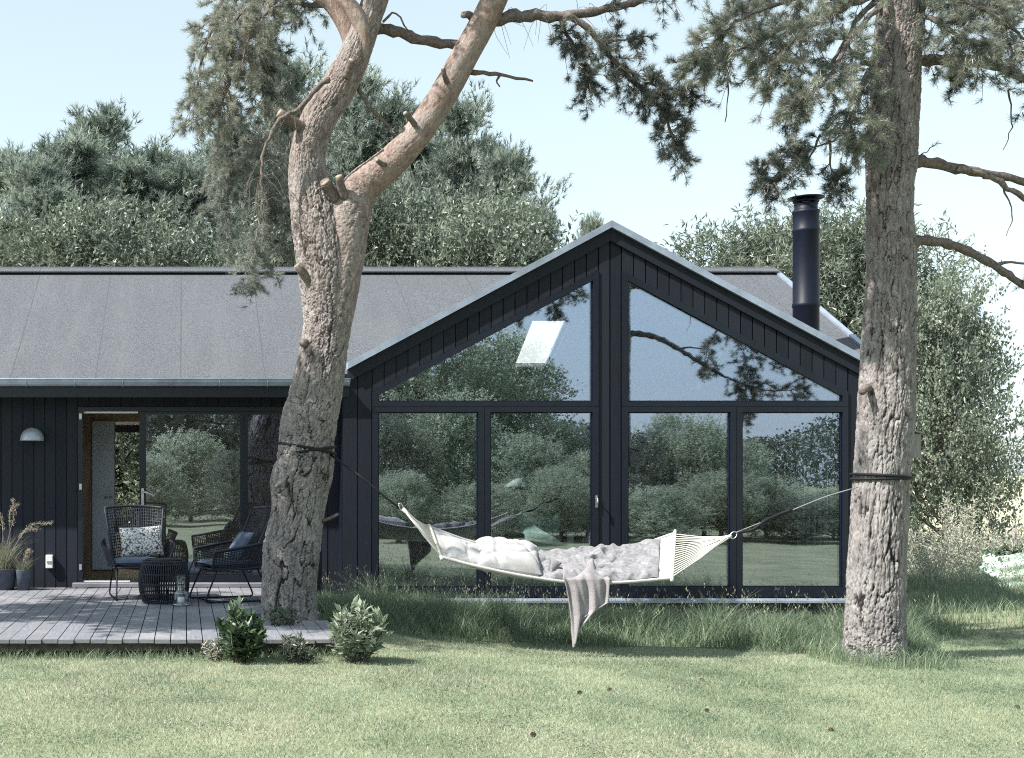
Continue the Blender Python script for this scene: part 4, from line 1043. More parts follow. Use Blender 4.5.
def rope_chair(loc, rz, label, seatmat):
    t = thing('rope_chair', loc, label, 'chair', 'woven rope chairs on the deck')
    X4 = Matrix.Translation(loc) @ Matrix.Rotation(rz, 4, 'Z')
    def back(u, v):    # u across, v up; wraps forward at the sides
        wv = .25 + .075 * v; x = (u - .5) * 2 * wv; return (x, .25 + .22 * v - .16 * abs(2 * u - 1) ** 2.4 * (1 - .35 * v), .36 + .60 * v + .02 * math.cos((u - .5) * PI))
    def side(sg):
        def f(u, v):   # u back->front, v up
            y = .24 - .54 * u; x = sg * (.27 + .07 * v + .05 * math.sin(PI * u)); top = .62 - .07 * u; return (x, y, .36 + (top - .36) * v - .02 * u)
        return f
    fr_ = MB()
    fr_.tube([back(u, 1) for u in np.linspace(0, 1, 20)], .015, 8)
    for u in (0, 1): fr_.tube([back(u, v) for v in np.linspace(0, 1, 10)], .013, 8)
    for sg in (-1, 1):
        f = side(sg); fr_.tube([f(u, 1) for u in np.linspace(0, 1, 12)] + [f(1, v) for v in np.linspace(.9, 0, 6)], .015, 8); fr_.tube([f(u, 0) for u in np.linspace(0, 1, 8)], .011, 8)
    fr_.tube([(-.29, -.30, .345), (.29, -.30, .345)], .012, 8)
    fr_.build('frame', 'wicker', t, X4)
    nb = MB(); rope_net(nb, back, 26, 20, .0048); nb.build('backrest', 'wicker', t, X4)
    for sg in (-1, 1):
        nb = MB(); rope_net(nb, side(sg), 20, 13, .0052, 10); nb.build('armrest', 'wicker', t, X4)
    nb = MB(); rope_net(nb, lambda u, v: (-.28 + .56 * u, -.30 + .55 * v, .35 - .025 * math.sin(PI * u)), 14, 14, .006, 8); nb.build('seat', 'wicker', t, X4)
    for sg in (-1, 1):
        lg = MB(); x = sg * .25
        P_ = catmull([(x, -.24, .345), (x + sg * .02, -.36, .06), (x + sg * .02, -.35, .016), (x + sg * .02, -.30, .012), (x + sg * .02, .26, .012), (x + sg * .02, .32, .016), (x + sg * .02, .34, .06), (x, .20, .345)], 40)
        lg.tube(P_, .009, 7); lg.build('leg', 'black_steel', t, X4)
    b_ = MB(); b_.tube([(-.27, -.30, .015), (.27, -.30, .015)], .008, 6); b_.build('stretcher', 'black_steel', t, X4)
    c = Vector(X4 @ Vector((0, -.03, .395))); pillow(c, .27, .27, .045, Euler((0, 0, rz)), 5, 26, .1).build('seat_pad', seatmat, t)
    return t, X4
t1, X1 = rope_chair(Vector((at(138, 0, 13.85)[0], 13.85, .332)), math.radians(9), 'woven rope chair facing out with a white knitted cushion', 'seat_blue')
c = X1 @ Vector((.05, .10, .60)); tag(pillow(c, .235, .17, .07, Euler((math.radians(72), math.radians(-3), math.radians(9))), 8, 34, .15).build('cushion', 'knit'), 'white chunky knitted cushion on the outward facing rope chair', 'cushion')
t2, X2 = rope_chair(Vector((at(231, 0, 13.55)[0], 13.55, .332)), math.radians(-72), 'woven rope chair turned sideways beside the pine trunk', 'dark_cushion')
c = X2 @ Vector((.0, .10, .575)); tag(pillow(c, .19, .17, .06, Euler((math.radians(58), 0, math.radians(-72))), 9, 30, .15).build('cushion', 'dark_cushion'), 'plain slate blue cushion on the sideways rope chair', 'cushion')
# wicker pouf
pc = (at(164, 0, 13.3)[0], 13.3, .332)
pf = thing('wicker_pouf', pc, 'round black wicker pouf in front of the knitted cushion chair', 'pouf')
mb = MB(); n = 64
def pr_(z): return .205 + .055 * math.sin(PI * min(max(z / .44, 0), 1)) ** .6
for k in range(n):
    a = 2 * PI * k / n
    if k % 2 == 0 or True: mb.tube([(pc[0] + pr_(z) * math.cos(a), pc[1] + pr_(z) * math.sin(a), pc[2] + z) for z in np.linspace(.008, .43, 12)], .0068, 5, False)
for z in (.02, .10, .20, .30, .40, .43):
    mb.tube([(pc[0] + pr_(z) * .985 * math.cos(a), pc[1] + pr_(z) * .985 * math.sin(a), pc[2] + z) for a in np.linspace(0, 2 * PI, 40)], .009, 5, False)
mb.build('side_weave', 'wicker', pf)
mb = MB(); mb.lathe(pc, [(0, .445), (.12, .445), (.2, .438), (.215, .425), (.2, .41)], 40)
for q in range(9): mb.tube([(pc[0] + (.02 + .021 * q) * math.cos(a), pc[1] + (.02 + .021 * q) * math.sin(a), pc[2] + .446) for a in np.linspace(0, 2 * PI, 30)], .007, 5, False)
mb.build('top', 'wicker', pf)
# glass lantern in front of the pouf
lc = (at(181, 0, 13.0)[0], 12.98, .332)
ln_ = thing('glass_lantern', lc, 'clear glass storm lantern on the deck against the pouf', 'lantern')
mb = MB(); mb.lathe(lc, [(.0, .006), (.078, .006), (.082, .02), (.082, .13), (.05, .16), (.045, .22), (.06, .30), (.057, .30), (.042, .22), (.047, .162), (.078, .128), (.078, .02), (0, .012)], 28); mb.build('jar', 'jar_glass', ln_)
mb = MB(); mb.lathe(lc, [(0, .012), (.035, .013), (.035, .085), (0, .088)], 16); mb.build('candle', 'white_plastic', ln_)
mb = MB(); mb.tube([(lc[0] + .083 * math.cos(a), lc[1] + .083 * math.sin(a), lc[2] + .13) for a in np.linspace(0, 2 * PI, 24)], .004, 5); mb.build('rim', 'aluminium', ln_); mb = MB(); mb.tube([(lc[0] + .083 * math.cos(a), lc[1] + .083 * math.sin(a), lc[2] + .012) for a in np.linspace(0, 2 * PI, 24)], .006, 5); mb.build('rim', 'aluminium', ln_)

# pots
def pot(px, Y, r, h, label, nblade, hb, plumes):
    c = (at(px, 0, Y)[0], Y, .332); t = thing('potted_grass', c, label, 'potted plant')
    mb = MB(); mb.lathe(c, [(0, .0), (r * .78, .0), (r, h * .97), (r * 1.02, h), (r * .9, h), (r * .88, h * .9), (0, h * .88)], 28); mb.build('pot', 'pot_clay', t)
    a = rng.uniform(0, 2 * PI, nblade); q = r * .7 * np.sqrt(rng.uniform(size=nblade)); xx = c[0] + q * np.cos(a); yy = c[1] + q * np.sin(a)
    parts = [blades(xx, yy, np.full(nblade, c[2] + h * .85), rng.uniform(.4, 1, nblade) * hb, rng.uniform(.003, .007, nblade), rng.uniform(.2, 1.0, nblade), np.clip(rng.beta(2, 2.5, nblade), 0, .8), 4)]
    V, Fa, T = merge(parts); np_mesh('grass_tuft', V, Fa, 'pot_grass', t, tint=T)
    if plumes:
        s_ = MB(); PP = []; DD = []
        for e in plumes:
            K = catmull([(c[0] + rng.normal(0, .02), c[1], c[2] + h * .9)] + [at(a_, b_, Y - .08) for a_, b_ in e], 24); s_.tube(K, np.linspace(.0035, .0015, 24), 4, False)
            for k in range(12, 24):
                for _ in range(14): PP.append(K[k] + rng.normal(0, .010, 3)); DD.append(unit(K[min(k + 1, 23)] - K[k - 1]) + rng.normal(0, .5, 3))
        s_.build('stems', 'dead_twig', t); V, Fa, T = leaves(np.array(PP), np.array(DD), np.full(len(PP), .93), .035, .006); np_mesh('plumes', V, Fa, 'pot_grass', t, tint=T)
    return t
pot(3, 14.9, .165, .24, 'large slate blue pot of tall feathery grass at the wall', 420, .50, [[(8, 540), (14, 515), (13, 500)], [(16, 545), (30, 526), (50, 523)], [(3, 545), (2, 520), (-4, 508)], [(14, 548), (24, 532), (38, 528)], [(10, 540), (10, 512), (17, 505)]])
pot(23.5, 14.82, .088, .235, 'small slate blue pot of short pale grass beside the large pot', 240, .24, [[(25, 560), (28, 550)], [(24, 560), (30, 553)]])

# ------------------------------------------------------------------ shrubs by the deck
def shrub(px, py, Y, wpx, hpx, label, m, nst, lpl, ln, wd, name='shrub'):
    g = float(ground(at(px, 0, Y)[0], Y)); c = np.array((at(px, 0, Y)[0], Y, g)); t = thing(name, c, label, 'shrub')
    W_ = wpx / F * Y / 2; H_ = hpx / F * Y; s_ = MB(); PP = []; DD = []; TT = []
    for _ in range(nst):
        a = rng.uniform(0, 2 * PI); r = W_ * math.sqrt(rng.uniform()); hh = H_ * rng.uniform(.55, 1.05) * (1 - .35 * (r / W_) ** 2)
        e = c + np.array([r * math.cos(a), r * math.sin(a), hh]); b0 = c + np.array([.3 * r * math.cos(a), .3 * r * math.sin(a), 0]); K = catmull([b0, (b0 + e) / 2 + rng.normal(0, .02, 3), e], 12)
        s_.tube(K, np.linspace(.006, .002, 12), 5, False); tb = rng.uniform(.2, .8)
        for q in range(lpl):
            f = rng.uniform(.2, 1); k = int(f * 10.99); p0 = K[k] + (K[k + 1] - K[k]) * rng.uniform(); az = rng.uniform(0, 2 * PI)
            PP.append(p0); DD.append((math.cos(az), math.sin(az), rng.uniform(-.1, .9) + (.8 if f > .9 else 0))); TT.append(tb + .3 * (f - .5))
    s_.build('stems', 'branch_bark', t); V, Fa, T = leaves(np.array(PP), np.array(DD), np.array(TT), ln, wd, .8); np_mesh('foliage', V, Fa, m, t, tint=T); return t
shrub(242, 655, 9.95, 46, 60, 'dense dark green leafy shrub at the deck edge in front of the trunk', 'leaves_shrub', 46, 30, .085, .036)
shrub(358, 658, 9.98, 56, 60, 'pale grey green shrub with long leaves at the deck corner', 'leaves_pale', 44, 26, .095, .036)
shrub(296, 660, 9.95, 40, 28, 'low bluish green plant below the deck edge between two shrubs', 'leaves_mid', 36, 22, .055, .018, 'low_plant')
shrub(285, 625, 11.3, 34, 44, 'small leafy suckers sprouting at the foot of the twin stemmed pine', 'leaves_shrub', 22, 14, .05, .022, 'low_plant')
shrub(214, 655, 10.05, 30, 22, 'low dry tuft at the deck edge left of the dark shrub', 'weed_blades', 26, 14, .05, .008, 'low_plant')

# ------------------------------------------------------------------ trees further off
def pine_parts(seed, H, Wd, nwh=12, tuft=.17):
    """local coordinates; returns trunk MB and needle arrays"""
    global rng
    keep, rng = rng, np.random.default_rng(seed)
    tm = MB(); k = 16; sway = rng.normal(0, .12, 2)
    tp = np.array([(sway[0] * (t * 3) ** 1.3 * .3, sway[1] * (t * 3) ** 1.3 * .3, H * t * .97) for t in np.linspace(0, 1, k)]); tm.tube(tp, np.linspace(.20, .03, k), 8)
    P = []; D = []; T = []
    for wv_i in range(nwh):
        f = .12 + .88 * (wv_i + rng.uniform(-.3, .3)) / (nwh - 1); f = min(max(f, .1), .99); z0 = H * f
        rad = Wd * (.35 + .65 * math.sin(PI * min(1, (1.02 - f) / .95)) ** .7) * rng.uniform(.75, 1.15) if f < .9 else Wd * .28
        for bnum in range(rng.integers(5, 8)):
            a = rng.uniform(0, 2 * PI); l = rad * rng.uniform(.55, 1.1); p0 = np.array([*(tp[int(f * (k - 1))][:2]), z0 * .97]); e = p0 + np.array([math.cos(a) * l, math.sin(a) * l, l * rng.uniform(-.05, .45)])
            C = catmull([p0, (p0 + e) / 2 + np.array([0, 0, -.08 * l]), e], 10); tm.tube(C, np.linspace(.045, .012, 10), 5, False)
            for s_ in range(rng.integers(8, 13)):
                i_ = rng.integers(2, 10); c = C[i_] + rng.normal(0, .22, 3) * (l / 1.6); tb = np.clip(rng.normal(.52, .30), 0, 1); nt_ = rng.integers(9, 15)
                q = c + rng.normal(0, .17, (nt_, 3)) * np.array([1, 1, .75]); P.append(q); D.append((q - c) + np.array([math.cos(a) * .08, math.sin(a) * .08, .22])); T += [tb] * nt_
    V = needles(np.concatenate(P), np.concatenate(D), np.array(T), 13, tuft, .020, (.1, 1.15)); rng = keep
    return tm, V
def leafy_parts(seed, H, Wd, nl=16, shoots=34, per=15, ln=.11, wd=.05, low=.18, feather=.75):
    global rng
    keep, rng = rng, np.random.default_rng(seed)
    tm = MB(); hz = H * low; tm.tube(catmull([(0, 0, 0), (.05, .02, hz), (0, 0, H * .55)], 8), np.linspace(.16, .07, 8), 8)
    P = []; D = []; T = []
    for i_ in range(nl):
        u = (i_ + .5) / nl; a = i_ * 2.4 + rng.uniform(-.4, .4); z = hz + (H - hz) * ((.07 if low < .05 else .12) + .79 * u); rr = Wd * math.sin(PI * ((.32 if low < .05 else .18) + (.58 if low < .05 else .72) * u)) ** .8 * rng.uniform(.4, .8)
        c = np.array([math.cos(a) * rr, math.sin(a) * rr, z]); R_ = Wd * rng.uniform(.36, .52); tm.tube(catmull([(0, 0, z * .55), c * np.array([.5, .5, .85]), c], 8), np.linspace(.06, .015, 8), 5, False)
        tb = np.clip(rng.normal(.5, .26), 0, 1)
        for s_ in range(shoots):
            d = unit(rdir(1)[0] + np.array([0, 0, .35])); p0 = c + d * R_ * rng.uniform(.35, .8); l = R_ * rng.uniform(.3, .75); e = p0 + unit(d + np.array([0, 0, feather]) + rng.normal(0, .25, 3)) * l
            f = rng.uniform(0, 1, per)[:, None]; q = p0 + (e - p0) * f + rng.normal(0, .045, (per, 3)); P.append(q); D.append((e - p0)[None] / l * .8 + rdir(per)); T += list(np.clip(tb + rng.normal(0, .1) + .15 * f[:, 0], 0, 1))
    V = leaves(np.concatenate(P), np.concatenate(D), np.array(T), ln, wd, .6); rng = keep
    return tm, V
PROTO = {}
def proto(key, fn):
    if key not in PROTO:
        tm, (V, Fa, T) = fn()
        PROTO[key] = (tm, V, Fa, T)
    return PROTO[key]
MESH = {}
def plant(key, fn, m, name, loc, label, cat, group, sc=(1, 1, 1), rz=0, trunkm='leaf_trunk'):
    t = thing(name, loc, label, cat, group); t.rotation_euler = (0, 0, rz); t.scale = sc
    if (key, m) not in MESH:
        tm, V, Fa, T = proto(key, fn)
        a = tm.build('trunk', trunkm, None); b_ = np_mesh('crown', V, Fa, m, None, tint=T); MESH[(key, m)] = (a.data, b_.data); a.parent = t; b_.parent = t
    else:
        for nm, d in zip(('trunk', 'crown'), MESH[(key, m)]):
            o = bpy.data.objects.new(nm, d); COL.objects.link(o); o.parent = t
    return t
PK = {'pa': lambda: pine_parts(11, 9, 2.3), 'pb': lambda: pine_parts(12, 9, 2.0, 13), 'pc': lambda: pine_parts(13, 9, 2.6, 12)}
LK = {'la': lambda: leafy_parts(21, 6, 2.3, 22, 62, 22, .12, .055, .03), 'lb': lambda: leafy_parts(22, 6, 2.7, 26, 62, 22, .12, .055, .03), 'lw': lambda: leafy_parts(23, 6, 2.4, 24, 75, 22, .15, .036, .12, 1.1), 'lr': lambda: leafy_parts(24, 6, 2.6, 32, 66, 18, .12, .068, .02, .35)}
def far_tree(kind, px, topy, Y, wsc, label, name, group, m, rz=None):
    x = (px - CX) / F * Y; g = float(ground(x, Y)); H0 = 9 if kind[0] == 'p' else 6.2; hh = EYE + (480 - topy) / F * Y - g; s_ = hh / H0
    return plant(kind, (PK if kind[0] == 'p' else LK)[kind], m, name, (x, Y, g), label, 'tree', group, (s_ * wsc, s_ * wsc, s_), random.uniform(0, 6.28) if rz is None else rz, 'leaf_trunk')
GP = 'pines behind the house'; GL = 'leafy trees behind the house'
for kind, px, ty, Y, ws, lab in (('pa', 8, 150, 33, 1.0, 'pine at the left edge of the photo behind the roof'), ('pb', 62, 138, 31, 1.1, 'dark pine behind the roof with a slanting left shoulder'), ('pc', 105, 116, 33, .9, 'tallest pine of the left row with an open rounded top'),
                                 ('pa', 165, 150, 34, 1.0, 'broad pine behind the left roof right of the tallest one'), ('pb', 228, 130, 35, 1.1, 'pine partly hidden by the drooping sprays of the near pine'), ('pc', 280, 62, 34, .75, 'tall pine directly left of the forked trunk'),
                                 ('pb', 345, 70, 33, .8, 'tall pine seen between the two forked stems'), ('pa', 398, 98, 32, .8, 'pine seen just under the slanting right stem'), ('pc', 452, 104, 31, .72, 'tall pine right of the slanting stem with clumped sprays'),
                                 ('pa', 505, 150, 30, .72, 'pine with outstretched boughs left of the gable peak'), ('pb', 545, 205, 29, .75, 'short dark pine touching the left gable slope'),
                                 ('pc', 38, 168, 30, 1.0, 'lower bushy pine in front of the slanting pine at the far left'), ('pb', 140, 160, 31, 1.1, 'dense pine filling the gap right of the tallest left pine'), ('pa', 195, 165, 31, 1.0, 'dense pine just left of the drooping near sprays'), ('pa', 425, 135, 33, .9, 'dense pine low behind the slanting right stem'), ('pc', 490, 150, 32, .8, 'pine behind the outstretched boughs left of the gable peak')):
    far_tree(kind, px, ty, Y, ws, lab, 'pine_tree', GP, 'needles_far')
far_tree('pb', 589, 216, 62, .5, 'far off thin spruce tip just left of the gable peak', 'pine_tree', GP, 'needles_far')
for kind, px, ty, Y, ws, lab, m in (('la', 30, 215, 27, 1.0, 'leafy tree low behind the far left of the roof', 'leaves_mid'), ('lb', 120, 200, 26.5, 1.0, 'light green leafy tree behind the roof ridge below the tallest pine', 'leaves_light'), ('la', 200, 215, 27, .9, 'light green leafy tree behind the ridge near the drooping sprays', 'leaves_light'),
                                    ('lb', 395, 190, 27, .8, 'leafy tree behind the ridge just right of the forked trunk', 'leaves_mid'), ('la', 462, 178, 26, .8, 'light green leafy tree behind the ridge under the clumped pine', 'leaves_light'), ('lb', 515, 225, 25.5, .8, 'low leafy tree close to the left gable slope', 'leaves_mid'), ('la', 300, 185, 28, .9, 'leafy tree behind the ridge hidden behind the pale trunk', 'leaves_mid'),
                                    ('lw', 735, 236, 29, .95, 'willow with feathery shoots right of the gable peak', 'leaves_light'), ('lw', 800, 222, 28, 1.0, 'feathery willow directly behind the chimney pipe', 'leaves_light'), ('lw', 858, 228, 27.5, .9, 'willow between the chimney pipe and straight pine', 'leaves_light')):
    far_tree(kind, px, ty, Y, ws, lab, 'willow_tree' if kind == 'lw' else 'leafy_tree', GL, m)
for kind, px, ty, Y, ws, lab, m in (('lr', 944, 268, 23.5, .60, 'big round leafy tree directly right of the straight pine trunk', 'leaves_light'), ('lw', 915, 282, 27, .6, 'willow showing above the big round leafy tree', 'leaves_light')):
    far_tree(kind, px, ty, Y, ws, lab, 'willow_tree' if kind == 'lw' else 'leafy_tree', 'leafy trees right of the house', m)
# seen through the back window of the house
plant('la', LK['la'], 'leaves_light', 'leafy_tree', (-1.6, 25.5, .1), 'sunlit leafy bush seen through the open terrace door and back window', 'tree', GL, (.7, .7, .6), 1.0)
# off to the left, shading the deck
t = thing('pine_tree', (-5.9, 10.6, .2), 'pine left of the terrace, its shadow dapples the deck', 'tree')
q = MB(); q.tube([(-5.9, 10.6, 0), (-5.8, 10.6, 4), (-5.9, 10.7, 8.5)], [.2, .17, .05], 10); q.build('trunk', 'leaf_trunk', t)
topcrown(t, -3.25, 10.6, 5.1, 1.25, .6, 44, 46, 1.2, .020)
topcrown(t, -4.25, 10.9, 6.0, 2.6, 1.0, 95, 46, 1.9, .020)

# across the lawn, behind the viewer: the trees mirrored in the glass
GR = 'trees across the lawn mirrored in the windows'
def mirror_tree(kind, px, topy, Yb, ws, label, m, name):
    D_ = 2 * YF - Yb; x = (px - CX) / F * D_; g = float(ground(x, Yb)); H0 = 9 if kind[0] == 'p' else 6.2; hh = EYE + (480 - topy) / F * D_ - g; s_ = hh / H0
    plant(kind, (PK if kind[0] == 'p' else LK)[kind], m, name, (x, Yb, g), label, 'tree', GR, (s_ * ws, s_ * ws, s_), random.uniform(0, 6.28))
for kind, px, ty, Yb, ws, lab, m in (('lb', 420, 285, -13, .95, 'tall leafy tree mirrored in the left gable panes', 'leaves_bright'), ('lr', 505, 330, -15, .95, 'leafy tree mirrored in the second gable pane', 'leaves_bright'), ('la', 350, 270, -17, 1.0, 'tall leafy tree mirrored at the left edge of the gable glass', 'leaves_mid'),
                                     ('lr', 565, 425, -14, 1.3, 'low bush mirrored beside the mirrored pine trunk', 'leaves_bright'), ('lb', 675, 412, -16, 1.15, 'round bush mirrored in the third gable pane', 'leaves_bright'), ('lr', 190, 428, -20, 1.2, 'wide bush mirrored in the terrace door', 'leaves_bright'), ('la', 735, 440, -30, 1.6, 'bush mirrored low between third and fourth gable panes', 'leaves_bright')):
    mirror_tree(kind, px, ty, Yb, ws, lab, m, 'leafy_tree')
for kind, px, ty, Yb, lab in (('pa', 120, 250, -34, 'pine mirrored at the left of the terrace door'), ('pb', 190, 230, -38, 'pine mirrored in the middle of the terrace door'), ('pc', 262, 240, -36, 'pine mirrored at the right of the terrace door'), ('pb', 325, 240, -36, 'pine mirrored behind the tall leafy tree')):
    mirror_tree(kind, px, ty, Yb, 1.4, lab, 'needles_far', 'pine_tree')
for kind, px, ty, Yb, ws, lab in (('la', 385, 400, -6, 1.0, 'bush mirrored at the left edge of the first gable pane'), ('lr', 455, 390, -7, 1.0, 'bush mirrored behind the hammock head in the first pane'), ('lb', 530, 432, -5.5, 1.2, 'bush mirrored behind the floor lamp in the second pane'), ('lr', 590, 450, -6, 1.2, 'low bush mirrored beside the gable centre post'),
                              ('la', 640, 425, -6, 1.1, 'bush mirrored at the left of the third gable pane'), ('lr', 705, 418, -5.5, 1.0, 'bush mirrored at the right of the third gable pane'), ('lb', 765, 476, -6, 1.9, 'low bush mirrored at the left of the fourth gable pane'), ('lr', 835, 486, -5, 1.9, 'low bush mirrored at the curtain end of the glass'),
                              ('lw', 400, 474, -3, 1.7, 'small shrub mirrored nearest below the first gable pane'), ('lb', 478, 482, -2.5, 2.0, 'small shrub mirrored nearest in the second gable pane'), ('lw', 560, 470, -3.5, 1.5, 'narrow leaved shrub mirrored left of the gable centre post'), ('lb', 655, 484, -2.5, 2.2, 'small shrub mirrored nearest in the third gable pane'), ('lw', 722, 472, -3.5, 1.6, 'narrow leaved shrub mirrored between third and fourth pane'), ('la', 805, 492, -3, 2.3, 'small shrub mirrored nearest in the fourth gable pane'),
                              ('lr', 150, 450, -15, 1.4, 'bush mirrored at the left of the terrace door pane'), ('la', 235, 446, -14, 1.3, 'bush mirrored at the right of the terrace door pane'), ('lb', 300, 430, -9, 1.2, 'bush mirrored behind the twin stemmed pine')):
    mirror_tree(kind, px, ty, Yb, ws, lab, 'leaves_bright' if kind != 'la' else 'leaves_light', 'leafy_bush')
# distant woods, both ways: one mass
def woods(x0, x1, y, hgt, n):
    xs = rng.uniform(x0, x1, n); zs = rng.uniform(0, 1, n) ** .8; hh = hgt * (.65 + .35 * smooth_noise(xs, xs * 0, 5, .35)); P_ = np.stack([xs, y + rng.normal(0, 2.5, n), 1.0 + zs * hh], 1)
    return leaves(P_, rdir(n) + np.array([0, 0, .5]), np.clip(rng.normal(.45, .2, n), 0, 1), .38, .24, .6)
V, Fa, T = merge([woods(15, 95, -75, 5.5, 34000), woods(-60, 20, -70, 9, 34000), woods(40, 190, 150, 7, 26000)])
tag(np_mesh('distant_woods', V, Fa, 'leaves_mid', tint=T), kind='stuff')

# ------------------------------------------------------------------ right edge: weeds, post, bag
n = 2600; y = rng.uniform(18.5, 27, n); x = rng.uniform(10.0, 18, n); k = (x > (898 - CX) / F * y) & (x < (1050 - CX) / F * y); x, y = x[k], y[k]; g = ground(x, y)
hh = rng.uniform(.25, .75, len(x)) * (.6 + .8 * smooth_noise(x, y, 41, 1.3))
A = blades(x, y, g, hh, np.full(len(x), .012), rng.uniform(.1, .6, len(x)), rng.uniform(.3, 1, len(x)), 3)
idx = np.repeat(np.arange(len(x)), 16); f = rng.uniform(.25, 1.0, len(idx)); P_ = np.stack([x[idx], y[idx], g[idx] + hh[idx] * f], 1) + rng.normal(0, .05, (len(idx), 3))
B_ = leaves(P_, rdir(len(idx)) + np.array([0, 0, .6]), rng.uniform(.1, 1, len(idx)), .07, .022)
V, Fa, T = merge([A, B_]); tag(np_mesh('meadow_weeds', V, Fa, 'weed_blades', tint=T), kind='stuff')
def weed_plume(px, py0, py1, Y, label):
    x, _, z1 = at(px, py1, Y); g = float(ground(x, Y)); t = thing('tall_weed', (x, Y, g), label, 'weed'); s_ = MB(); PP = []; DD = []
    for _ in range(9):
        e = np.array((x + rng.normal(0, .22), Y + rng.normal(0, .2), z1 - abs(rng.normal(0, .22)))); K = catmull([(x + rng.normal(0, .1), Y, g), (np.array((x, Y, g)) + e) / 2 + rng.normal(0, .04, 3), e], 16); s_.tube(K, np.linspace(.008, .003, 16), 4, False)
        for k in range(4, 16):
            for _k in range(12): PP.append(K[k] + rng.normal(0, .045, 3)); DD.append(rdir(1)[0] + np.array([0, 0, .7]))
    s_.build('stems', 'dead_twig', t); V, Fa, T = leaves(np.array(PP), np.array(DD), rng.uniform(.4, 1, len(PP)), .07, .018); np_mesh('seed_heads', V, Fa, 'weed_blades', t, tint=T)
weed_plume(962, 560, 497, 20.5, 'pale feathery weed rising highest in front of the round leafy tree'); weed_plume(930, 560, 522, 20.2, 'pale weed close to the straight pine trunk'); weed_plume(990, 560, 528, 21, 'pale weed left of the thin post')
bp = at(1011, 592, 19.5); gz = float(ground(bp[0], 19.5))
bg_ = thing('garden_bag', (bp[0], 19.5, gz), 'light green garden waste bag in the weeds at the right edge', 'bag')
mb = MB(); n1, n2 = 28, 40; G = np.zeros((n1, n2 + 1, 3))
for i in range(n1):
    t_ = i / (n1 - 1)
    for j in range(n2 + 1):
        a = 2 * PI * j / n2; r = .36 * (1 + .10 * math.sin(t_ * PI) - .12 * t_ ** 4) * (1 + .05 * math.sin(5 * a + 6 * t_) + .04 * math.sin(t_ * 19 + 2 * math.sin(a * 2)))
        G[i, j] = (bp[0] + r * math.cos(a), 19.5 + r * math.sin(a), gz + .50 * t_ + .03 * math.sin(3 * a) * t_)
mb.grid(G); mb.build('sack', 'green_bag', bg_)
PP = np.array((bp[0], 19.5, gz + .46)) + rng.normal(0, .14, (260, 3)) * np.array([1, 1, .35]); V, Fa, T = leaves(PP, rdir(260) + np.array([0, 0, .4]), rng.uniform(0, .6, 260), .10, .05); tag(np_mesh('clippings', V, Fa, 'leaves_shrub', bg_, tint=T), kind='stuff')
pp = at(1015, 560, 20.5); gz = float(ground(pp[0], 20.5)); t = thing('post', (pp[0], 20.5, gz), 'thin leaning wooden stake behind the green bag', 'post')
q = MB(); q.tube([(pp[0] + .05, 20.5, gz), (pp[0] - .02, 20.5, EYE + (480 - 523) / F * 20.5)], [.035, .03], 7); q.build('stake', 'dead_twig', t)

# pine cones on the lawn
cones = ((611, 687), (701, 678), (709, 708), (532, 731), (832, 727), (582, 690), (1016, 705))
spot = ('between the hammock throw and the front', 'on the lawn in front of the hammock quilt', 'alone in front of the right gable window', 'nearest to the front left of the cones', 'nearest to the front below the straight pine', 'lying beside another cone under the throw', 'at the right edge of the lawn')
def cone_mesh():
    mb = MB()
    for r_i in range(7):
        t_ = r_i / 6; rr = .024 * math.sin(PI * (.18 + .72 * t_)); 
        for k in range(9):
            a = 2 * PI * (k + .5 * (r_i % 2)) / 9; c_ = np.array((rr * math.cos(a), rr * math.sin(a), .005 + .05 * t_)); o_ = np.array((math.cos(a), math.sin(a), .5)) * .009; s_ = np.array((-math.sin(a), math.cos(a), 0)) * .008
            mb.add([c_ - s_, c_ + s_, c_ + s_ + o_, c_ - s_ + o_, c_ + np.array((0, 0, .008))], [(0, 1, 2, 3), (3, 2, 4), (0, 3, 4), (1, 0, 4), (2, 1, 4)])
    mb.lathe((0, 0, 0), [(0, 0), (.016, .01), (.02, .03), (.012, .05), (0, .06)], 9); return mb
c0_ = cone_mesh().build('pine_cone', 'cone_brown')
for k, (px, py) in enumerate(cones):
    Y = 1.6 * F / (py - 480)
    for _ in range(6): Y = (EYE - float(ground((px - CX) / F * Y, Y)) - .03) * F / (py - 480)
    o = c0_ if k == 0 else c0_.copy()
    if k: COL.objects.link(o)
    x = (px - CX) / F * Y; o.location = (x, Y, float(ground(x, Y)) + .008); o.scale = (.52, .52, .52); o.rotation_euler = (1.3, random.uniform(-.3, .3), random.uniform(0, 6)); tag(o, 'small brown pine cone ' + spot[k], 'pine cone', 'pine cones on the lawn')

# ------------------------------------------------------------------ inside furniture seen through the glass
Yi = 16.3
lx, _, lz = at(506, 466, Yi); t = thing('floor_lamp', (lx, Yi, .33), 'black floor lamp with pale cone shade behind the gable window', 'lamp')
q = MB(); q.lathe((lx, Yi, .33), [(0, 0), (.13, 0), (.13, .02), (0, .025)], 24); q.build('base', 'black_steel', t)
q = MB(); q.tube(catmull([(lx, Yi, .34), (lx, Yi, 1.3), (lx, Yi, lz - .08), (lx + .03, Yi, lz), (lx + .10, Yi, lz + .02), (lx + .13, Yi, lz - .04)], 30), .012, 8); q.build('stem', 'black_steel', t)
q = MB(); q.lathe((lx + .13, Yi, lz), [(.035, -.06), (.05, -.10), (.19, -.26), (.185, -.26), (.045, -.10)], 30); q.build('lamp_shade', 'lamp_glass', t)
q = MB(); q.lathe((lx + .13, Yi, lz), [(0, -.0), (.03, -.01), (.04, -.07), (.05, -.10)], 20); q.build('cap', 'black_steel', t)
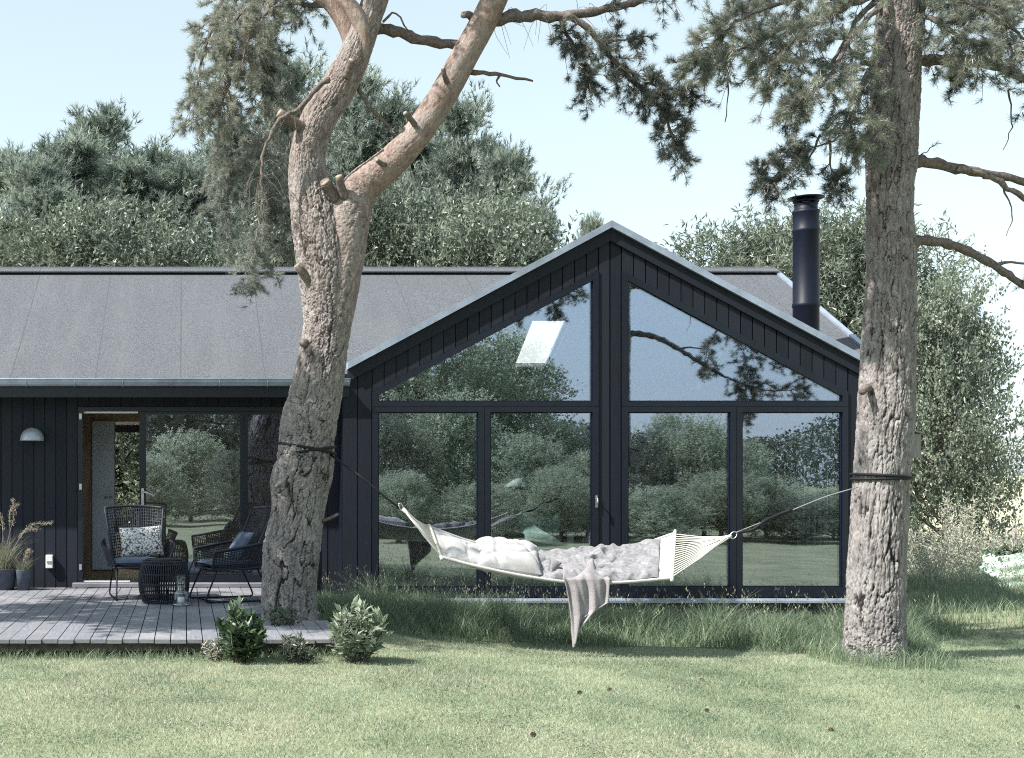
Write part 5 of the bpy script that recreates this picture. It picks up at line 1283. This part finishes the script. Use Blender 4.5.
ax, _, az = at(548, 590, Yi - .2); t = thing('armchair', (ax, Yi, .33), 'dark upholstered armchair inside behind the left gable window', 'armchair')
q = MB(); q.box(ax - .30, ax + .30, Yi - .30, Yi + .3, .55, .74); q.build('seat', 'dark_fabric', t, bevel=.04)
q = MB(); q.hexa([(ax - .33, Yi + .22, .60), (ax + .33, Yi + .22, .60), (ax + .33, Yi + .36, .60), (ax - .33, Yi + .36, .60), (ax - .30, Yi + .34, 1.22), (ax + .30, Yi + .34, 1.22), (ax + .30, Yi + .46, 1.22), (ax - .30, Yi + .46, 1.22)]); q.build('backrest', 'dark_fabric', t, bevel=.04)
for s_ in (-1, 1):
    q = MB(); q.box(ax + s_ * .36 - .05, ax + s_ * .36 + .05, Yi - .30, Yi + .34, .55, .94); q.build('armrest', 'dark_fabric', t, bevel=.03)
    for yy in (-.25, .25): q = MB(); q.tube([(ax + s_ * .3, Yi + yy, .33), (ax + s_ * .28, Yi + yy * .9, .56)], [.015, .022], 8); q.build('leg', 'bar_wood', t)
tag(pillow((ax - .02, Yi + .12, .95), .28, .20, .08, Euler((math.radians(70), 0, 0)), 15, 26, .1).build('cushion', 'teal_cushion'), 'pale teal cushion on the armchair behind the gable window', 'cushion')
x0, x1 = at(444, 0, 20.9)[0], at(542, 0, 20.9)[0]; z0, z1 = at(0, 493, 20.9)[2], at(0, 405, 20.9)[2]
t = thing('picture_frame', ((x0 + x1) / 2, 21.05, z0), 'large framed picture on the back wall behind the floor lamp', 'picture')
q = MB(); q.ring([(x0, 21.03, z0), (x1, 21.03, z0), (x1, 21.03, z1), (x0, 21.03, z1)], [(x0 + .06, 21.03, z0 + .06), (x1 - .06, 21.03, z0 + .06), (x1 - .06, 21.03, z1 - .06), (x0 + .06, 21.03, z1 - .06)], (0, .06, 0)); q.build('frame', 'bar_wood', t)
q = MB(); q.box(x0 + .05, x1 - .05, 21.06, 21.08, z0 + .05, z1 - .05); q.build('print', 'picture_paper', t)
x0, x1 = at(676, 0, 16.6)[0], at(716, 0, 16.6)[0]; z1 = at(0, 566, 16.6)[2]; t = thing('bench', ((x0 + x1) / 2, 16.7, .33), 'low grey bench inside below the hammock end', 'bench')
q = MB(); q.box(x0, x1, 16.5, 16.95, z1 - .04, z1); q.build('seat', 'old_board', t)
for s_ in (x0 + .02, x1 - .06): q = MB(); q.box(s_, s_ + .04, 16.52, 16.93, .33, z1 - .042); q.build('leg', 'old_board', t)
cx0 = at(795, 0, 15.5)[0]; G = np.zeros((2, 60, 3))
for j in range(60):
    u = j / 59; xx_ = cx0 + .42 * u; yy_ = 15.42 + .045 * math.sin(u * 38)
    G[0, j] = (xx_, yy_, .36); G[1, j] = (xx_, yy_, 2.62)
q = MB(); q.grid(G); o = q.build('curtain', 'curtain'); md = o.modifiers.new('solid', 'SOLIDIFY'); md.thickness = .005; tag(o, 'pale pleated curtain inside at the right end of the gable glass', 'curtain')

# prune: nothing
bpy.context.view_layer.update()
